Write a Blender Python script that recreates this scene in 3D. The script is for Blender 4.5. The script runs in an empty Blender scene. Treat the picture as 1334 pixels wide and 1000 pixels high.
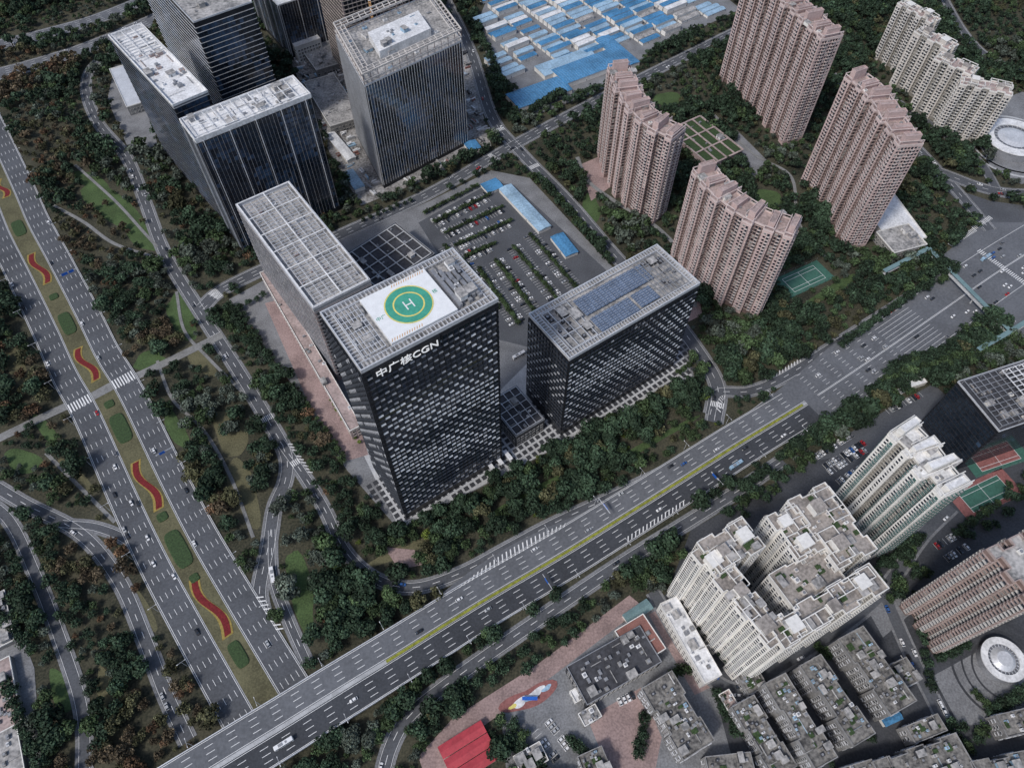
import bpy, math, random, time
import numpy as np
from mathutils import Vector, Matrix
T0=time.time()
random.seed(7); rng=np.random.default_rng(7)
FO=925.; AL=math.radians(33.8); HC=453.; CA,SA=math.cos(AL),math.sin(AL)
col=bpy.context.scene.collection
def G(x,y,z=0.):
    dx=x-667; up=500-y; dn=FO*CA-up*SA; fw=FO*SA+up*CA; k=(HC-z)/dn
    return np.array([dx*k,fw*k,float(z)])
def PX(p):
    dn=HC-p[2]; dep=dn*CA+p[1]*SA; yu=p[1]*CA-dn*SA
    return 667+FO*p[0]/dep, 500-FO*yu/dep
CAM=np.array([0,0,HC])
# ---------------------------------------------------------------- mesh builder
BOXF=np.array([[0,1,2,3],[7,6,5,4],[0,4,5,1],[1,5,6,2],[2,6,7,3],[3,7,4,0]])
class MB:
    def __init__(s): s.V=[];s.L=[];s.S=[];s.M=[];s.C=[];s.n=0
    def raw(s,V,L,S,M,C=None):
        V=np.asarray(V,float).reshape(-1,3)
        s.V.append(V); s.L.append(np.asarray(L,int).ravel()+s.n); s.S.append(np.asarray(S,int)); s.M.append(np.asarray(M,int))
        s.C.append(np.ones((len(V),3)) if C is None else C); s.n+=len(V)
    def add(s,V,faces,m=0):
        s.raw(V,[i for f in faces for i in f],[len(f) for f in faces],[m]*len(faces))
    def box(s,o,a,b,c,m=0):
        o=np.asarray(o,float);a=np.asarray(a,float);b=np.asarray(b,float);c=np.asarray(c,float)
        s.raw([o,o+b,o+a+b,o+a,o+c,o+b+c,o+a+b+c,o+a+c],BOXF,[4]*6,[m]*6)
    def bx(s,x0,x1,y0,y1,z0,z1,m=0): s.box((x0,y0,z0),(x1-x0,0,0),(0,y1-y0,0),(0,0,z1-z0),m)
    def prism(s,poly,z0,z1,m=0,cap=True,mc=None):
        n=len(poly); V=[(p[0],p[1],z0) for p in poly]+[(p[0],p[1],z1) for p in poly]
        f=[(i,(i+1)%n,(i+1)%n+n,i+n) for i in range(n)]; s.add(V,f,m)
        if cap: s.add([(p[0],p[1],z1) for p in poly],[tuple(range(n))],m if mc is None else mc)
    def cyl(s,p,r0,r1,h,n=8,m=0,cap=True):
        a=[2*math.pi*i/n for i in range(n)]
        V=[(p[0]+r0*math.cos(t),p[1]+r0*math.sin(t),p[2]) for t in a]+[(p[0]+r1*math.cos(t),p[1]+r1*math.sin(t),p[2]+h) for t in a]
        f=[(i,(i+1)%n,(i+1)%n+n,i+n) for i in range(n)]
        if cap: f.append(tuple(range(n,2*n)))
        s.add(V,f,m)
    def ring(s,c,r0,r1,z,n=48,m=0):
        V=[]
        for R_ in (r0,r1): V+=[(c[0]+R_*math.cos(2*math.pi*i/n),c[1]+R_*math.sin(2*math.pi*i/n),z) for i in range(n)]
        s.add(V,[(i,(i+1)%n,(i+1)%n+n,i+n) for i in range(n)],m)
    def loft(s,secs,m=0):
        V=[]
        for x,wb,wt,z0,z1 in secs: V+=[(x,-wb,z0),(x,wb,z0),(x,wt,z1),(x,-wt,z1)]
        f=[(0,1,2,3)]
        for i in range(len(secs)-1):
            a=4*i;b=a+4
            for k in range(4): f.append((a+k,b+k,b+(k+1)%4,a+(k+1)%4))
        e=4*(len(secs)-1); f.append((e+3,e+2,e+1,e)); s.add(V,f,m)
    def arr(s):
        if not s.V: return (np.zeros((0,3)),np.zeros(0,int),np.zeros(0,int),np.zeros(0,int),np.zeros((0,3)))
        return tuple(np.concatenate(q) for q in (s.V,s.L,s.S,s.M,s.C))
    def inst(s,T,pos,ang,sc=None,tint=None):
        V,L,S,M,C=T; n=len(pos)
        if n==0: return
        pos=np.asarray(pos,float);ang=np.asarray(ang,float); c,sn=np.cos(ang)[:,None],np.sin(ang)[:,None]
        k=np.ones((n,1)) if sc is None else np.asarray(sc,float).reshape(n,-1)[:,:1]
        X=V[None,:,0]*k;Y=V[None,:,1]*k;Z=V[None,:,2]*k
        W=np.stack([X*c-Y*sn+pos[:,0:1],X*sn+Y*c+pos[:,1:2],Z+pos[:,2:3]],2).reshape(-1,3)
        LL=(L[None,:]+(np.arange(n)*len(V))[:,None]).ravel()
        CC=np.tile(C,(n,1)) if tint is None else (C[None]*np.asarray(tint)[:,None,:]).reshape(-1,3)
        s.raw(W,LL,np.tile(S,n),np.tile(M,n),CC)
    def mesh(s,name,mats,off=(0,0,0),color=False):
        V,L,S,M,C=s.arr(); V=V-np.asarray(off,float)
        me=bpy.data.meshes.new(name); me.vertices.add(len(V)); me.vertices.foreach_set('co',V.astype(np.float32).ravel())
        me.loops.add(len(L)); me.loops.foreach_set('vertex_index',L.astype(np.int32))
        st=np.concatenate([[0],np.cumsum(S)[:-1]]) if len(S) else S
        me.polygons.add(len(S)); me.polygons.foreach_set('loop_start',st.astype(np.int32))
        for m in mats: me.materials.append(m)
        if len(mats)>1: me.polygons.foreach_set('material_index',M.astype(np.int32))
        if color:
            ca=me.color_attributes.new('tint','FLOAT_COLOR','POINT')
            ca.data.foreach_set('color',np.concatenate([C,np.ones((len(C),1))],1).astype(np.float32).ravel())
        me.update(calc_edges=True); me.shade_flat(); return me
    def build(s,name,mats,parent=None,color=False):
        if not isinstance(mats,(list,tuple)): mats=[mats]
        off=parent['_o'] if parent is not None else (0,0,0)
        return link(name,s.mesh(name,mats,off,color),parent)
def link(name,me,parent=None,loc=None,rz=0):
    o=bpy.data.objects.new(name,me); col.objects.link(o)
    if parent is not None: o.parent=parent
    if loc is not None: o.location=loc
    if rz: o.rotation_euler=(0,0,rz)
    return o
def tag(o,label=None,cat=None,group=None,kind=None):
    if label: o['label']=label
    if cat: o['category']=cat
    if group: o['group']=group
    if kind: o['kind']=kind
    return o
def empty(name,loc,label=None,cat=None,group=None,rz=0):
    o=link(name,None,None,tuple(float(q) for q in loc),rz); o['_o']=[float(q) for q in loc]
    return tag(o,label,cat,group)
# ---------------------------------------------------------------- materials
def mat(name,c,rough=.8,var=.25,sc=.15,sc2=1.5,metal=0.,c2=None,spec=.4,tint=False):
    m=bpy.data.materials.new(name); m.use_nodes=True; nt=m.node_tree; b=nt.nodes['Principled BSDF']
    b.inputs['Roughness'].default_value=rough; b.inputs['Metallic'].default_value=metal
    b.inputs['Specular IOR Level'].default_value=spec
    g=nt.nodes.new('ShaderNodeNewGeometry'); n1=nt.nodes.new('ShaderNodeTexNoise'); n2=nt.nodes.new('ShaderNodeTexNoise')
    n1.inputs['Scale'].default_value=sc; n2.inputs['Scale'].default_value=sc2; n1.inputs['Detail'].default_value=5
    nt.links.new(g.outputs['Position'],n1.inputs['Vector']); nt.links.new(g.outputs['Position'],n2.inputs['Vector'])
    ad=nt.nodes.new('ShaderNodeMath'); ad.operation='ADD'
    nt.links.new(n1.outputs['Fac'],ad.inputs[0]); nt.links.new(n2.outputs['Fac'],ad.inputs[1])
    mr=nt.nodes.new('ShaderNodeMapRange'); mr.inputs['From Min'].default_value=.75; mr.inputs['From Max'].default_value=1.25
    nt.links.new(ad.outputs[0],mr.inputs['Value'])
    mx=nt.nodes.new('ShaderNodeMix'); mx.data_type='RGBA'
    lo=[q*(1-var) for q in c]; hi=[min(1,q*(1+var)) for q in (c2 or c)]
    mx.inputs['A'].default_value=(*lo,1); mx.inputs['B'].default_value=(*hi,1)
    nt.links.new(mr.outputs[0],mx.inputs['Factor'])
    out=mx.outputs['Result']
    if tint:
        at=nt.nodes.new('ShaderNodeAttribute'); at.attribute_name='tint'
        mu=nt.nodes.new('ShaderNodeMix'); mu.data_type='RGBA'; mu.blend_type='MULTIPLY'; mu.inputs['Factor'].default_value=1
        nt.links.new(out,mu.inputs['A']); nt.links.new(at.outputs['Color'],mu.inputs['B']); out=mu.outputs['Result']
    nt.links.new(out,b.inputs['Base Color']); return m
K={}
def mk(n,*a,**k): K[n]=mat(n,*a,**k)
mk('ground',(.035,.040,.025),.95,.45,.03,.7,c2=(.062,.058,.038))
mk('grass',(.062,.10,.036),.95,.4,.06,.9)
mk('drygrass',(.12,.112,.062),.95,.35,.05,1.0)
mk('asphalt',(.052,.056,.064),.85,.25,.04,.8)
mk('asphalt_light',(.13,.136,.148),.85,.2,.035,.6)
mk('asphalt_mid',(.090,.095,.105),.85,.22,.04,.8)
mk('asphalt_lane',(.058,.061,.068),.85,.3,.05,.8)
mk('paving',(.20,.203,.21),.85,.3,.07,.9)
mk('paving_dark',(.045,.047,.053),.8,.25,.1,.9)
mk('paving_light',(.46,.465,.47),.85,.2,.1,.9)
mk('pathpave',(.22,.22,.215),.85,.25,.1,.9)
mk('pinkpave',(.31,.225,.21),.85,.3,.07,.8)
mk('dirt',(.19,.175,.16),.95,.55,.05,.45,c2=(.28,.27,.26))
mk('kerb',(.42,.425,.43),.8,.2)
mk('paint',(.8,.8,.79),.7,.1,.5)
mk('padwhite',(.80,.81,.81),.7,.07,.3,2)
mk('padorange',(.62,.36,.16),.7,.1,.5)
mk('yellowpaint',(.72,.62,.18),.7,.15,.5)
mk('redbrick',(.25,.12,.10),.85,.25,.2)
mk('black',(.018,.020,.025),.4,.3,.1,.6)
mk('blackmetal',(.042,.045,.054),.35,.25,.1,.6,metal=.3)
mk('greymetal',(.28,.287,.305),.5,.2,.1,.8,metal=.2)
mk('midmetal',(.15,.157,.175),.4,.25,.1,.8,metal=.2)
mk('lightmetal',(.62,.63,.65),.45,.15,.1,.8,metal=.2)
mk('glass',(.018,.026,.038),.08,.5,.08,.4,spec=.9)
mk('glass_blue',(.045,.075,.125),.06,.6,.03,.2,spec=1.)
mk('glass_teal',(.06,.14,.13),.2,.4,.1,.5,spec=.6)
mk('curtain',(.20,.195,.19),.35,.5,.3,1)
mk('pinkwall',(.50,.38,.36),.85,.14,.05,.6)
mk('pinkwall_dark',(.17,.12,.11),.85,.2,.05,.6)  # window frames, and the shade painted into pink tower recesses
mk('pinktrim',(.60,.50,.475),.85,.14,.05,.6)
mk('beigewall',(.58,.54,.50),.85,.16,.05,.6)
mk('whitewall',(.74,.72,.68),.8,.12,.05,.6)
mk('cream_shade',(.26,.245,.22),.8,.15,.05,.6)  # shade tone painted into the recesses of white and beige blocks
mk('greywall',(.25,.245,.24),.85,.3,.06,.5)
mk('brownwall',(.19,.135,.12),.8,.2,.06,.6)
mk('browntrim',(.36,.29,.27),.8,.2,.06,.6)
mk('roofgrey',(.27,.268,.265),.9,.4,.09,.5,c2=(.36,.345,.33))
mk('roofold',(.115,.112,.11),.9,.5,.12,.6,c2=(.19,.18,.165))
mk('rooftan',(.30,.27,.245),.9,.4,.1,.6)
mk('roofdark',(.055,.056,.063),.85,.4,.1,.5)
mk('roofwhite',(.70,.70,.70),.8,.22,.12,.6)
mk('roofpink',(.38,.30,.28),.9,.3,.1,.5)
mk('blueroof',(.07,.22,.40),.55,.35,.06,.6)
mk('bluelight',(.30,.44,.56),.6,.3,.06,.6)
mk('redroof',(.44,.055,.07),.6,.15,.1,.6)
mk('greenpad',(.06,.34,.24),.7,.12,.2,.8)
mk('court',(.05,.14,.105),.8,.15,.2,.8)
mk('courtred',(.27,.11,.10),.8,.2,.2,.8)
mk('solar',(.10,.135,.20),.25,.3,.2,1,spec=.7)
mk('bark',(.07,.05,.035),.9,.3,1,4)
mk('leaf',(.60,.60,.60),.75,.35,.35,1.8,tint=True,spec=.2)
mk('redflower',(.16,.016,.018),.9,.4,.8,3)
mk('yellowflower',(.30,.22,.06),.9,.35,.8,3)
mk('hedge',(.04,.07,.026),.9,.5,.8,3)
mk('hedge_yellow',(.24,.25,.035),.9,.5,.5,2.5)
mk('tyre',(.015,.015,.015),.8)
mk('signblue',(.02,.12,.5),.5)
mk('skygreen',(.17,.26,.265),.5,.2)
for n,c in dict(white=(.78,.78,.78),silver=(.42,.43,.44),black=(.02,.02,.022),red=(.4,.02,.02),blue=(.04,.12,.35),grey=(.15,.15,.16)).items(): mk('car_'+n,c,.3,.04,spec=.6)
# ---------------------------------------------------------------- occupancy
GX0,GY0=-800,-60; MASK=np.zeros((1250,1700),bool)
def pip(P,X,Y):
    ins=np.zeros(np.shape(X),bool); n=len(P)
    for i in range(n):
        a=P[i];b=P[(i+1)%n]
        if a[1]==b[1]: continue
        ins^=((a[1]>Y)!=(b[1]>Y))&(X<(b[0]-a[0])*(Y-a[1])/(b[1]-a[1])+a[0])
    return ins
def mask_poly(poly,grow=0.):
    P=np.asarray(poly,float)[:,:2]; x0,y0=P.min(0)-grow-1; x1,y1=P.max(0)+grow+1
    ix0,ix1=max(0,int(x0-GX0)),min(1700,int(x1-GX0)+1); iy0,iy1=max(0,int(y0-GY0)),min(1250,int(y1-GY0)+1)
    if ix1<=ix0 or iy1<=iy0: return
    X,Y=np.meshgrid(np.arange(ix0,ix1)+GX0+.5,np.arange(iy0,iy1)+GY0+.5)
    ins=pip(P,X,Y)
    if grow>0:
        n=len(P)
        for i in range(n):
            a=P[i];d=P[(i+1)%n]-a; q=max(1e-6,d@d); t=np.clip(((X-a[0])*d[0]+(Y-a[1])*d[1])/q,0,1)
            ins|=((X-a[0]-t*d[0])**2+(Y-a[1]-t*d[1])**2)<grow*grow
    MASK[iy0:iy1,ix0:ix1]|=ins
def masked(x,y):
    ix,iy=int(x-GX0),int(y-GY0)
    return not(0<=ix<1700 and 0<=iy<1250) or MASK[iy,ix]
# ---------------------------------------------------------------- paths and roads
class Path:
    def __init__(s,pts,step=3.,straight=False):
        W=[G(*p) for p in pts]
        if straight:
            out=[]
            for a,b in zip(W[:-1],W[1:]):
                n=max(2,int(np.linalg.norm(b-a)/step)); out+=[a+(b-a)*k/n for k in range(n)]
            out.append(W[-1])
        else:
            W=[2*W[0]-W[1]]+W+[2*W[-1]-W[-2]]; out=[]
            for i in range(1,len(W)-2):
                a,b,c,d=W[i-1:i+3]; n=max(2,int(np.linalg.norm(c-b)/step))
                for k in range(n):
                    t=k/n; out.append(.5*(2*b+(c-a)*t+(2*a-5*b+4*c-d)*t*t+(3*b-a-3*c+d)*t**3))
            out.append(W[-2])
        s.P=np.array(out); d=np.diff(s.P,axis=0); l=np.linalg.norm(d[:,:2],axis=1)
        s.S=np.concatenate([[0],np.cumsum(l)]); s.len=s.S[-1]
        T=np.gradient(s.P,axis=0)[:,:2]; s.T=T/np.linalg.norm(T,axis=1)[:,None]
    def at(s,u,t=0.,dz=0.):
        p=np.array([np.interp(u,s.S,s.P[:,k]) for k in range(3)]); T=np.array([np.interp(u,s.S,s.T[:,k]) for k in range(2)])
        T/=np.linalg.norm(T); return np.array([p[0]-T[1]*t,p[1]+T[0]*t,p[2]+dz])
    def ang(s,u):
        T=[np.interp(u,s.S,s.T[:,k]) for k in range(2)]; return math.atan2(T[1],T[0])
    def near(s,p):
        d=np.linalg.norm(s.P[:,:2]-np.asarray(p)[:2],axis=1); return s.S[int(d.argmin())]
    def strip(s,mb,t0,t1,dz,m=0,s0=0,s1=None,th=0,ds=4.):
        s1=s.len if s1 is None else s1; n=max(1,int((s1-s0)/ds)); us=np.linspace(s0,s1,n+1)
        f0=t0 if callable(t0) else (lambda u:t0); f1=t1 if callable(t1) else (lambda u:t1)
        A=[s.at(u,f0(u),dz) for u in us];B=[s.at(u,f1(u),dz) for u in us]; k=n+1
        mb.add(A+B,[(i,i+k,i+1+k,i+1) for i in range(n)],m)
        if th:
            z=np.array([0,0,th])
            mb.add(A+[a-z for a in A],[(i,i+1,i+1+k,i+k) for i in range(n)],m)
            mb.add(B+[a-z for a in B],[(i,i+1,i+1+k,i+k) for i in range(n)],m)
    def mask(s,t0,t1):
        n=max(2,int(s.len/6)); us=np.linspace(0,s.len,n+1)
        for i in range(n): mask_poly([s.at(us[i],t0),s.at(us[i+1],t0),s.at(us[i+1],t1),s.at(us[i],t1)],.5)
def dashes(mb,path,t,dz,s0=0,s1=None,on=5.,off=8.,w=.30,m=0):
    s1=path.len if s1 is None else s1; u=s0
    while u+on<s1:
        path.strip(mb,t-w/2,t+w/2,dz,m,u,u+on,ds=on); u+=on+off
def solid(mb,path,t,dz,s0=0,s1=None,w=.28,m=0): path.strip(mb,t-w/2,t+w/2,dz,m,s0,s1)
def structure(name,mb,mats): return tag(mb.build(name,mats),kind='structure')
g=MB(); g.add([(-5000,-3000,0),(5000,-3000,0),(5000,7000,0),(-5000,7000,0)],[(0,1,2,3)]); structure('ground',g,K['ground'])
zc=[0.03]; LAWN=[]
def zone(name,px,m,block=True,grow=0.):
    P=[G(x,y)[:2] for x,y in px]; b=MB(); b.add([(p[0],p[1],zc[0]) for p in P],[tuple(range(len(P)))]); zc[0]+=.004
    structure(name,b,K[m])
    if block: mask_poly(P,grow)
    else: LAWN.append(np.array(P))
    return P
zone('plaza',[(298,390),(430,318),(560,262),(640,222),(690,232),(800,350),(893,448),(905,492),(700,596),(520,690),(452,612),(380,500)],'paving')
zone('plaza',[(470,585),(520,688),(700,595),(903,492),(885,452),(690,470),(640,520)],'paving_light')
zone('side_pavement',[(345,395),(385,385),(470,560),(480,592),(452,600),(400,520)],'pinkpave')
zone('parking_lot',[(545,290),(640,238),(668,240),(790,352),(700,455),(640,440)],'asphalt_mid')
zone('construction_ground',[(370,60),(440,20),(600,40),(640,190),(560,232),(470,268),(430,200)],'dirt')
zone('shed_yard',[(622,30),(650,-40),(900,-40),(965,12),(850,66),(795,112),(700,150),(640,95)],'paving')
def blob(px,py,rx,ry,ang,m,name='lawn',sd=0):
    r=random.Random(sd or int(px*7+py)); n=22; ph=[r.uniform(0,6.3) for _ in range(3)]; ca,sa=math.cos(math.radians(ang)),math.sin(math.radians(ang)); P=[]
    for i in range(n):
        t=2*math.pi*i/n; k=1+.16*math.sin(2*t+ph[0])+.1*math.sin(3*t+ph[1])+.05*math.sin(5*t+ph[2]); x,y=rx*k*math.cos(t),ry*k*math.sin(t); P.append((px+x*ca-y*sa,py+x*sa+y*ca))
    zone(name,P,m,False)
for q in ((150,272,50,20,42,'grass'),(178,302,32,14,40,'grass'),(238,412,32,18,60,'grass'),(120,236,22,11,30,'grass'),(392,770,54,16,75,'grass'),(300,565,36,17,70,'drygrass'),(318,640,46,17,78,'drygrass'),(262,470,26,12,60,'drygrass'),(195,470,24,11,-20,'grass'),
  (30,600,28,13,20,'grass'),(95,620,26,13,40,'drygrass'),(180,790,44,12,65,'drygrass'),(22,475,34,12,65,'drygrass'),(80,900,34,12,75,'grass'),(140,900,36,11,70,'drygrass'),(60,560,22,9,60,'grass'),(230,560,12,26,-25,'grass'),
  (530,715,50,8,-22,'drygrass'),(700,640,80,6,-28,'grass'),(850,575,60,5,-28,'grass'),(530,820,50,7,-28,'grass'),(770,270,12,18,0,'grass'),(1000,260,20,12,10,'grass'),(870,130,20,9,10,'grass'),(1080,380,40,7,-30,'grass'),
  (470,900,20,9,-30,'grass')): blob(*q)
zone('garden_paving',[(755,215),(790,200),(800,240),(770,262)],'pinkpave'); zone('garden_paving',[(880,330),(905,360),(915,410),(895,420),(870,370)],'pinkpave'); zone('garden_paving',[(960,170),(1000,210),(985,232),(950,205)],'paving')
zone('entrance_plaza',[(500,712),(540,716),(552,735),(520,742)],'pinkpave')
zone('forecourt',[(1052,602),(1130,548),(1215,500),(1250,530),(1200,620),(1110,640)],'asphalt_mid')
zone('neighbourhood_paving',[(870,770),(900,690),(1060,600),(1334,560),(1500,700),(1450,1060),(820,1060),(760,900)],'asphalt_lane')
zone('courtyard_paving',[(650,900),(740,850),(850,790),(930,900),(960,1010),(660,1010)],'paving')
zone('red_court',[(765,935),(835,895),(862,960),(850,1020),(800,1020)],'pinkpave')
zone('red_court',[(845,800),(860,792),(925,895),(905,905)],'pinkpave')
zone('paved_yard',[(1120,775),(1160,750),(1185,800),(1150,830)],'paving')
zone('pink_pavement',[(545,985),(590,935),(700,865),(820,775),(838,790),(720,880),(630,945),(560,1030)],'pinkpave')
zone('crossroads',[(1225,335),(1275,295),(1334,275),(1450,300),(1400,460),(1310,440)],'asphalt_light')
zone('round_court',[(1215,880),(1270,850),(1340,850),(1360,900),(1330,940),(1250,945)],'paving')
zone('side_yard',[(-60,770),(12,780),(45,870),(55,1010),(-60,1040)],'paving')
zone('entrance_court',[(150,85),(190,85),(205,190),(170,200),(140,130)],'paving')
zone('ring_plaza',[(1272,175),(1285,140),(1330,120),(1420,130),(1430,230),(1330,240),(1290,218)],'paving')
zone('east_forecourt',[(1225,240),(1290,262),(1334,268),(1334,290),(1275,290)],'asphalt_mid')
cR=G(1322,190)
for i,(ra,rb_) in enumerate(((34,36),(40,42),(46,48.5))):
    m=MB(); m.ring(cR,ra,rb_,.215+.003*i,60); structure('plaza_ring',m,K['paving_light'])
cR2=G(1306,872)
for i,(ra,rb_) in enumerate(((17,18.2),(23,24.2),(29,30.5))):
    m=MB(); m.ring(cR2,ra,rb_,.215+.003*i,60); structure('plaza_ring',m,K['paving_dark'])
road_id=[0]; MK=MB()
def road(name,pts,w,m='asphalt_mid',lanes=2,kerb=True,edge=True):
    p=Path(pts); road_id[0]+=1; dz=.26+road_id[0]*.006; b=MB(); p.strip(b,-w/2,w/2,dz,0,th=.1); structure(name,b,K[m])
    if kerb:
        k=MB()
        for s in (-1,1): p.strip(k,s*w/2+.02*s,s*(w/2+1.6),dz-.05-.0005*s,0)
        structure('footpath',k,K['paving'])
    p.mask(-w/2-1.2,w/2+1.2); lw=w/lanes
    for i in range(1,lanes): dashes(MK,p,-w/2+i*lw,dz+.03)
    if edge:
        for s in (-1,1): solid(MK,p,s*(w/2-.5),dz+.03,w=.2)
    p.dz=dz; return p
R={}
R['side']=road('side_street',[(170,62),(125,82),(112,115),(128,160),(165,205),(188,260),(215,330),(262,408),(306,476),(345,540),(372,590),(372,625),(358,660),(350,710),(338,770),(345,810)],9)
R['curve']=road('slip_road',[(365,575),(398,622),(424,665),(450,718),(490,754),(540,765),(600,746),(660,714),(720,682),(800,645),(870,612)],7)
R['ramp']=road('slip_road',[(354,690),(356,750),(375,805),(400,862)],5.5)
R['north']=road('north_street',[(262,402),(300,372),(430,312),(560,252),(668,190),(790,125),(930,55),(1030,5)],12,lanes=3)
R['east']=road('east_street',[(560,-40),(610,60),(640,150),(675,195),(740,262),(800,332),(865,400),(912,462),(935,505),(930,550)],11,lanes=2)
R['high']=road('highway',[(-60,112),(60,80),(150,48),(300,-20)],22,'asphalt_light',5)
R['high2']=road('highway',[(-60,72),(60,44),(150,16),(300,-50)],20,'asphalt_light',5)
R['eastres']=road('residential_road',[(1010,30),(1080,95),(1150,150),(1225,225),(1290,300)],10,lanes=2)
R['front_n']=road('frontage_road',[(925,540),(935,512),(975,510),(1020,492),(1090,448),(1200,378)],8)
R['front_s']=road('frontage_road',[(495,1030),(508,975),(535,930),(600,878),(700,808),(800,740),(880,690),(960,640),(1020,600)],8,lanes=2)
R['cross']=road('crossing_path',[(-40,590),(30,556),(85,530),(185,487),(290,436)],7,'pathpave',1,False,False)
R['rampA']=road('curved_ramp',[(-40,612),(30,655),(105,695),(155,755),(190,835),(215,900),(245,965)],8)
R['rampA2']=road('curved_ramp',[(80,682),(130,688),(175,712),(215,775)],6,lanes=1)
R['rampB']=road('curved_ramp',[(-40,640),(10,675),(45,745),(85,850),(108,930),(110,1020)],7,lanes=1)
R['lowright']=road('neighbourhood_lane',[(850,770),(905,860),(960,900),(1010,870),(1090,820),(1150,770),(1200,700),(1240,660)],7,lanes=1,edge=False)
R['lowright2']=road('neighbourhood_lane',[(1150,770),(1190,860),(1235,950),(1260,1020)],7,lanes=1,edge=False)
R['path1']=road('park_path',[(70,268),(110,290),(150,318),(212,338)],3,'pathpave',1,False,False)
R['path2']=road('park_path',[(60,590),(110,640),(150,680)],2.6,'pathpave',1,False,False)
R['path3']=road('park_path',[(98,215),(150,262),(185,300),(205,322)],2.6,'pathpave',1,False,False)
R['path4']=road('park_path',[(205,470),(225,520),(265,560),(300,620),(330,700)],2.4,'pathpave',1,False,False)
R['path5']=road('park_path',[(230,380),(240,430),(270,465),(325,520)],2.4,'pathpave',1,False,False)
R['farroad']=road('residential_road',[(1225,-10),(1262,50),(1310,85),(1400,100)],8,lanes=1)
R['farroad2']=road('residential_road',[(1130,110),(1165,130),(1230,175),(1275,210),(1300,250)],7,lanes=1,edge=False)
R['farroad3']=road('residential_road',[(1225,225),(1300,250),(1400,255)],12,lanes=2)
R['gardenloop']=road('garden_path',[(752,205),(765,235),(800,262),(860,300),(900,350),(905,400)],4,'pathpave',1,False,False)
R['gardenloop2']=road('garden_path',[(930,150),(980,200),(1030,230),(1040,290),(1075,335)],3,'pathpave',1,False,False)
bl=Path([(-60,110),(-30,172),(5,250),(25,298),(52,350),(88,422),(113,475),(143,527),(192,632),(233,715),(275,790),(320,868),(368,950)])
b=MB(); bl.strip(b,8,26,.50,0,th=.4); bl.strip(b,-26,-8,.50,0,th=.4); structure('boulevard',b,K['asphalt_mid'])
b=MB(); bl.strip(b,-7.6,7.6,.52,0,th=.3); structure('median_strip',b,K['drygrass'])
k=MB()
for s in (-1,1):
    bl.strip(k,s*7.6,s*8.05,.64,0,th=.4); bl.strip(k,s*25.95,s*26.5,.64,0,th=.4)
structure('kerb',k,K['kerb']); bl.mask(-28,28)
for s in (-1,1):
    for i in range(1,5): dashes(MK,bl,s*(8+3.6*i),.53,on=4.5,off=9,w=.26)
    solid(MK,bl,s*8.7,.53); solid(MK,bl,s*25.3,.53)
sx=bl.near(G(135,508))
def zebra(path,u0,u1,t0,t1,dz,gap=1.3,sw=.6):
    t=t0
    while t<t1: path.strip(MK,t,t+sw,dz,0,u0,u1,ds=50); t+=gap
zebra(bl,sx-4.5,sx+4.5,8.8,25.4,.55,2.1,.9); zebra(bl,sx-4.5,sx+4.5,-25.2,-8.6,.55,2.1,.9)
b=MB(); bl.strip(b,-7.5,7.5,.68,0,sx-4,sx+4); structure('crossing_island',b,K['pathpave'])
def wavy(px,L,label):
    u=bl.near(G(*px)); c=bl.at(u,0,.5); o=empty('flower_bed',c,label,'flower bed','red ribbon beds on the median')
    f=lambda w,am=2.9,ph=0:(lambda q: am*math.sin((q-u)/L*2*math.pi+ph)+w)
    y=MB(); bl.strip(y,f(-3.3,2.6,.2),f(3.0,2.9,-.2),.66,0,u-L/2,u+L/2,th=.14,ds=1.5); y.build('flower_border',K['yellowflower'],o)
    r=MB(); bl.strip(r,f(-2.1),f(2.1),.82,0,u-L/2+1,u+L/2-1,th=.2,ds=1.5); r.build('flower_ribbon',K['redflower'],o)
wavy((52,350),44,'winding bed of red and yellow flowers farthest up the boulevard median'); wavy((113,476),40,'winding red flower bed just above the zebra crossing')
wavy((192,632),46,'winding red flower bed below the zebra crossing on the median'); wavy((276,792),48,'winding red flower bed nearest the overpass')
wavy((2,246),30,'winding red flower bed at the left edge of the photo')
def oval(px,L,W,label,m='hedge'):
    u=bl.near(G(*px)); c=bl.at(u,0,.5); a=bl.ang(u); b=MB(); n=28; V=[]
    ca,sa=math.cos(a),math.sin(a)
    for r,z in ((1,.05),(1,.55),(.9,.75)):
        for i in range(n):
            t=2*math.pi*i/n; x=L/2*r*np.sign(math.cos(t))*abs(math.cos(t))**.5; y=W/2*r*np.sign(math.sin(t))*abs(math.sin(t))**.5
            V.append((c[0]+x*ca-y*sa,c[1]+x*sa+y*ca,c[2]+z))
    fs=[(k*n+i,k*n+(i+1)%n,(k+1)*n+(i+1)%n,(k+1)*n+i) for k in range(2) for i in range(n)]+[tuple(range(2*n,3*n))]
    b.add(V,fs); tag(b.build('hedge_bed',K[m]),label,'hedge bed')
oval((25,298),22,10,'clipped dark green hedge bed second from the top of the median'); oval((88,423),26,10,'clipped green hedge bed between the two upper red flower beds')
oval((155,562),28,11,'clipped green hedge bed just below the zebra crossing'); oval((233,715),30,11,'clipped green hedge bed between the two lower red flower beds')
oval((70,388),7,7,'small round hedge below the topmost wavy bed'); oval((143,525),7,7,'small round hedge beside the zebra crossing'); oval((213,673),7,7,'small round hedge above the lower oval hedge bed')
oval((257,752),6,6,'small round hedge above the lowest red flower bed'); oval((310,850),18,8,'low hedge bed beside the overpass')
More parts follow.
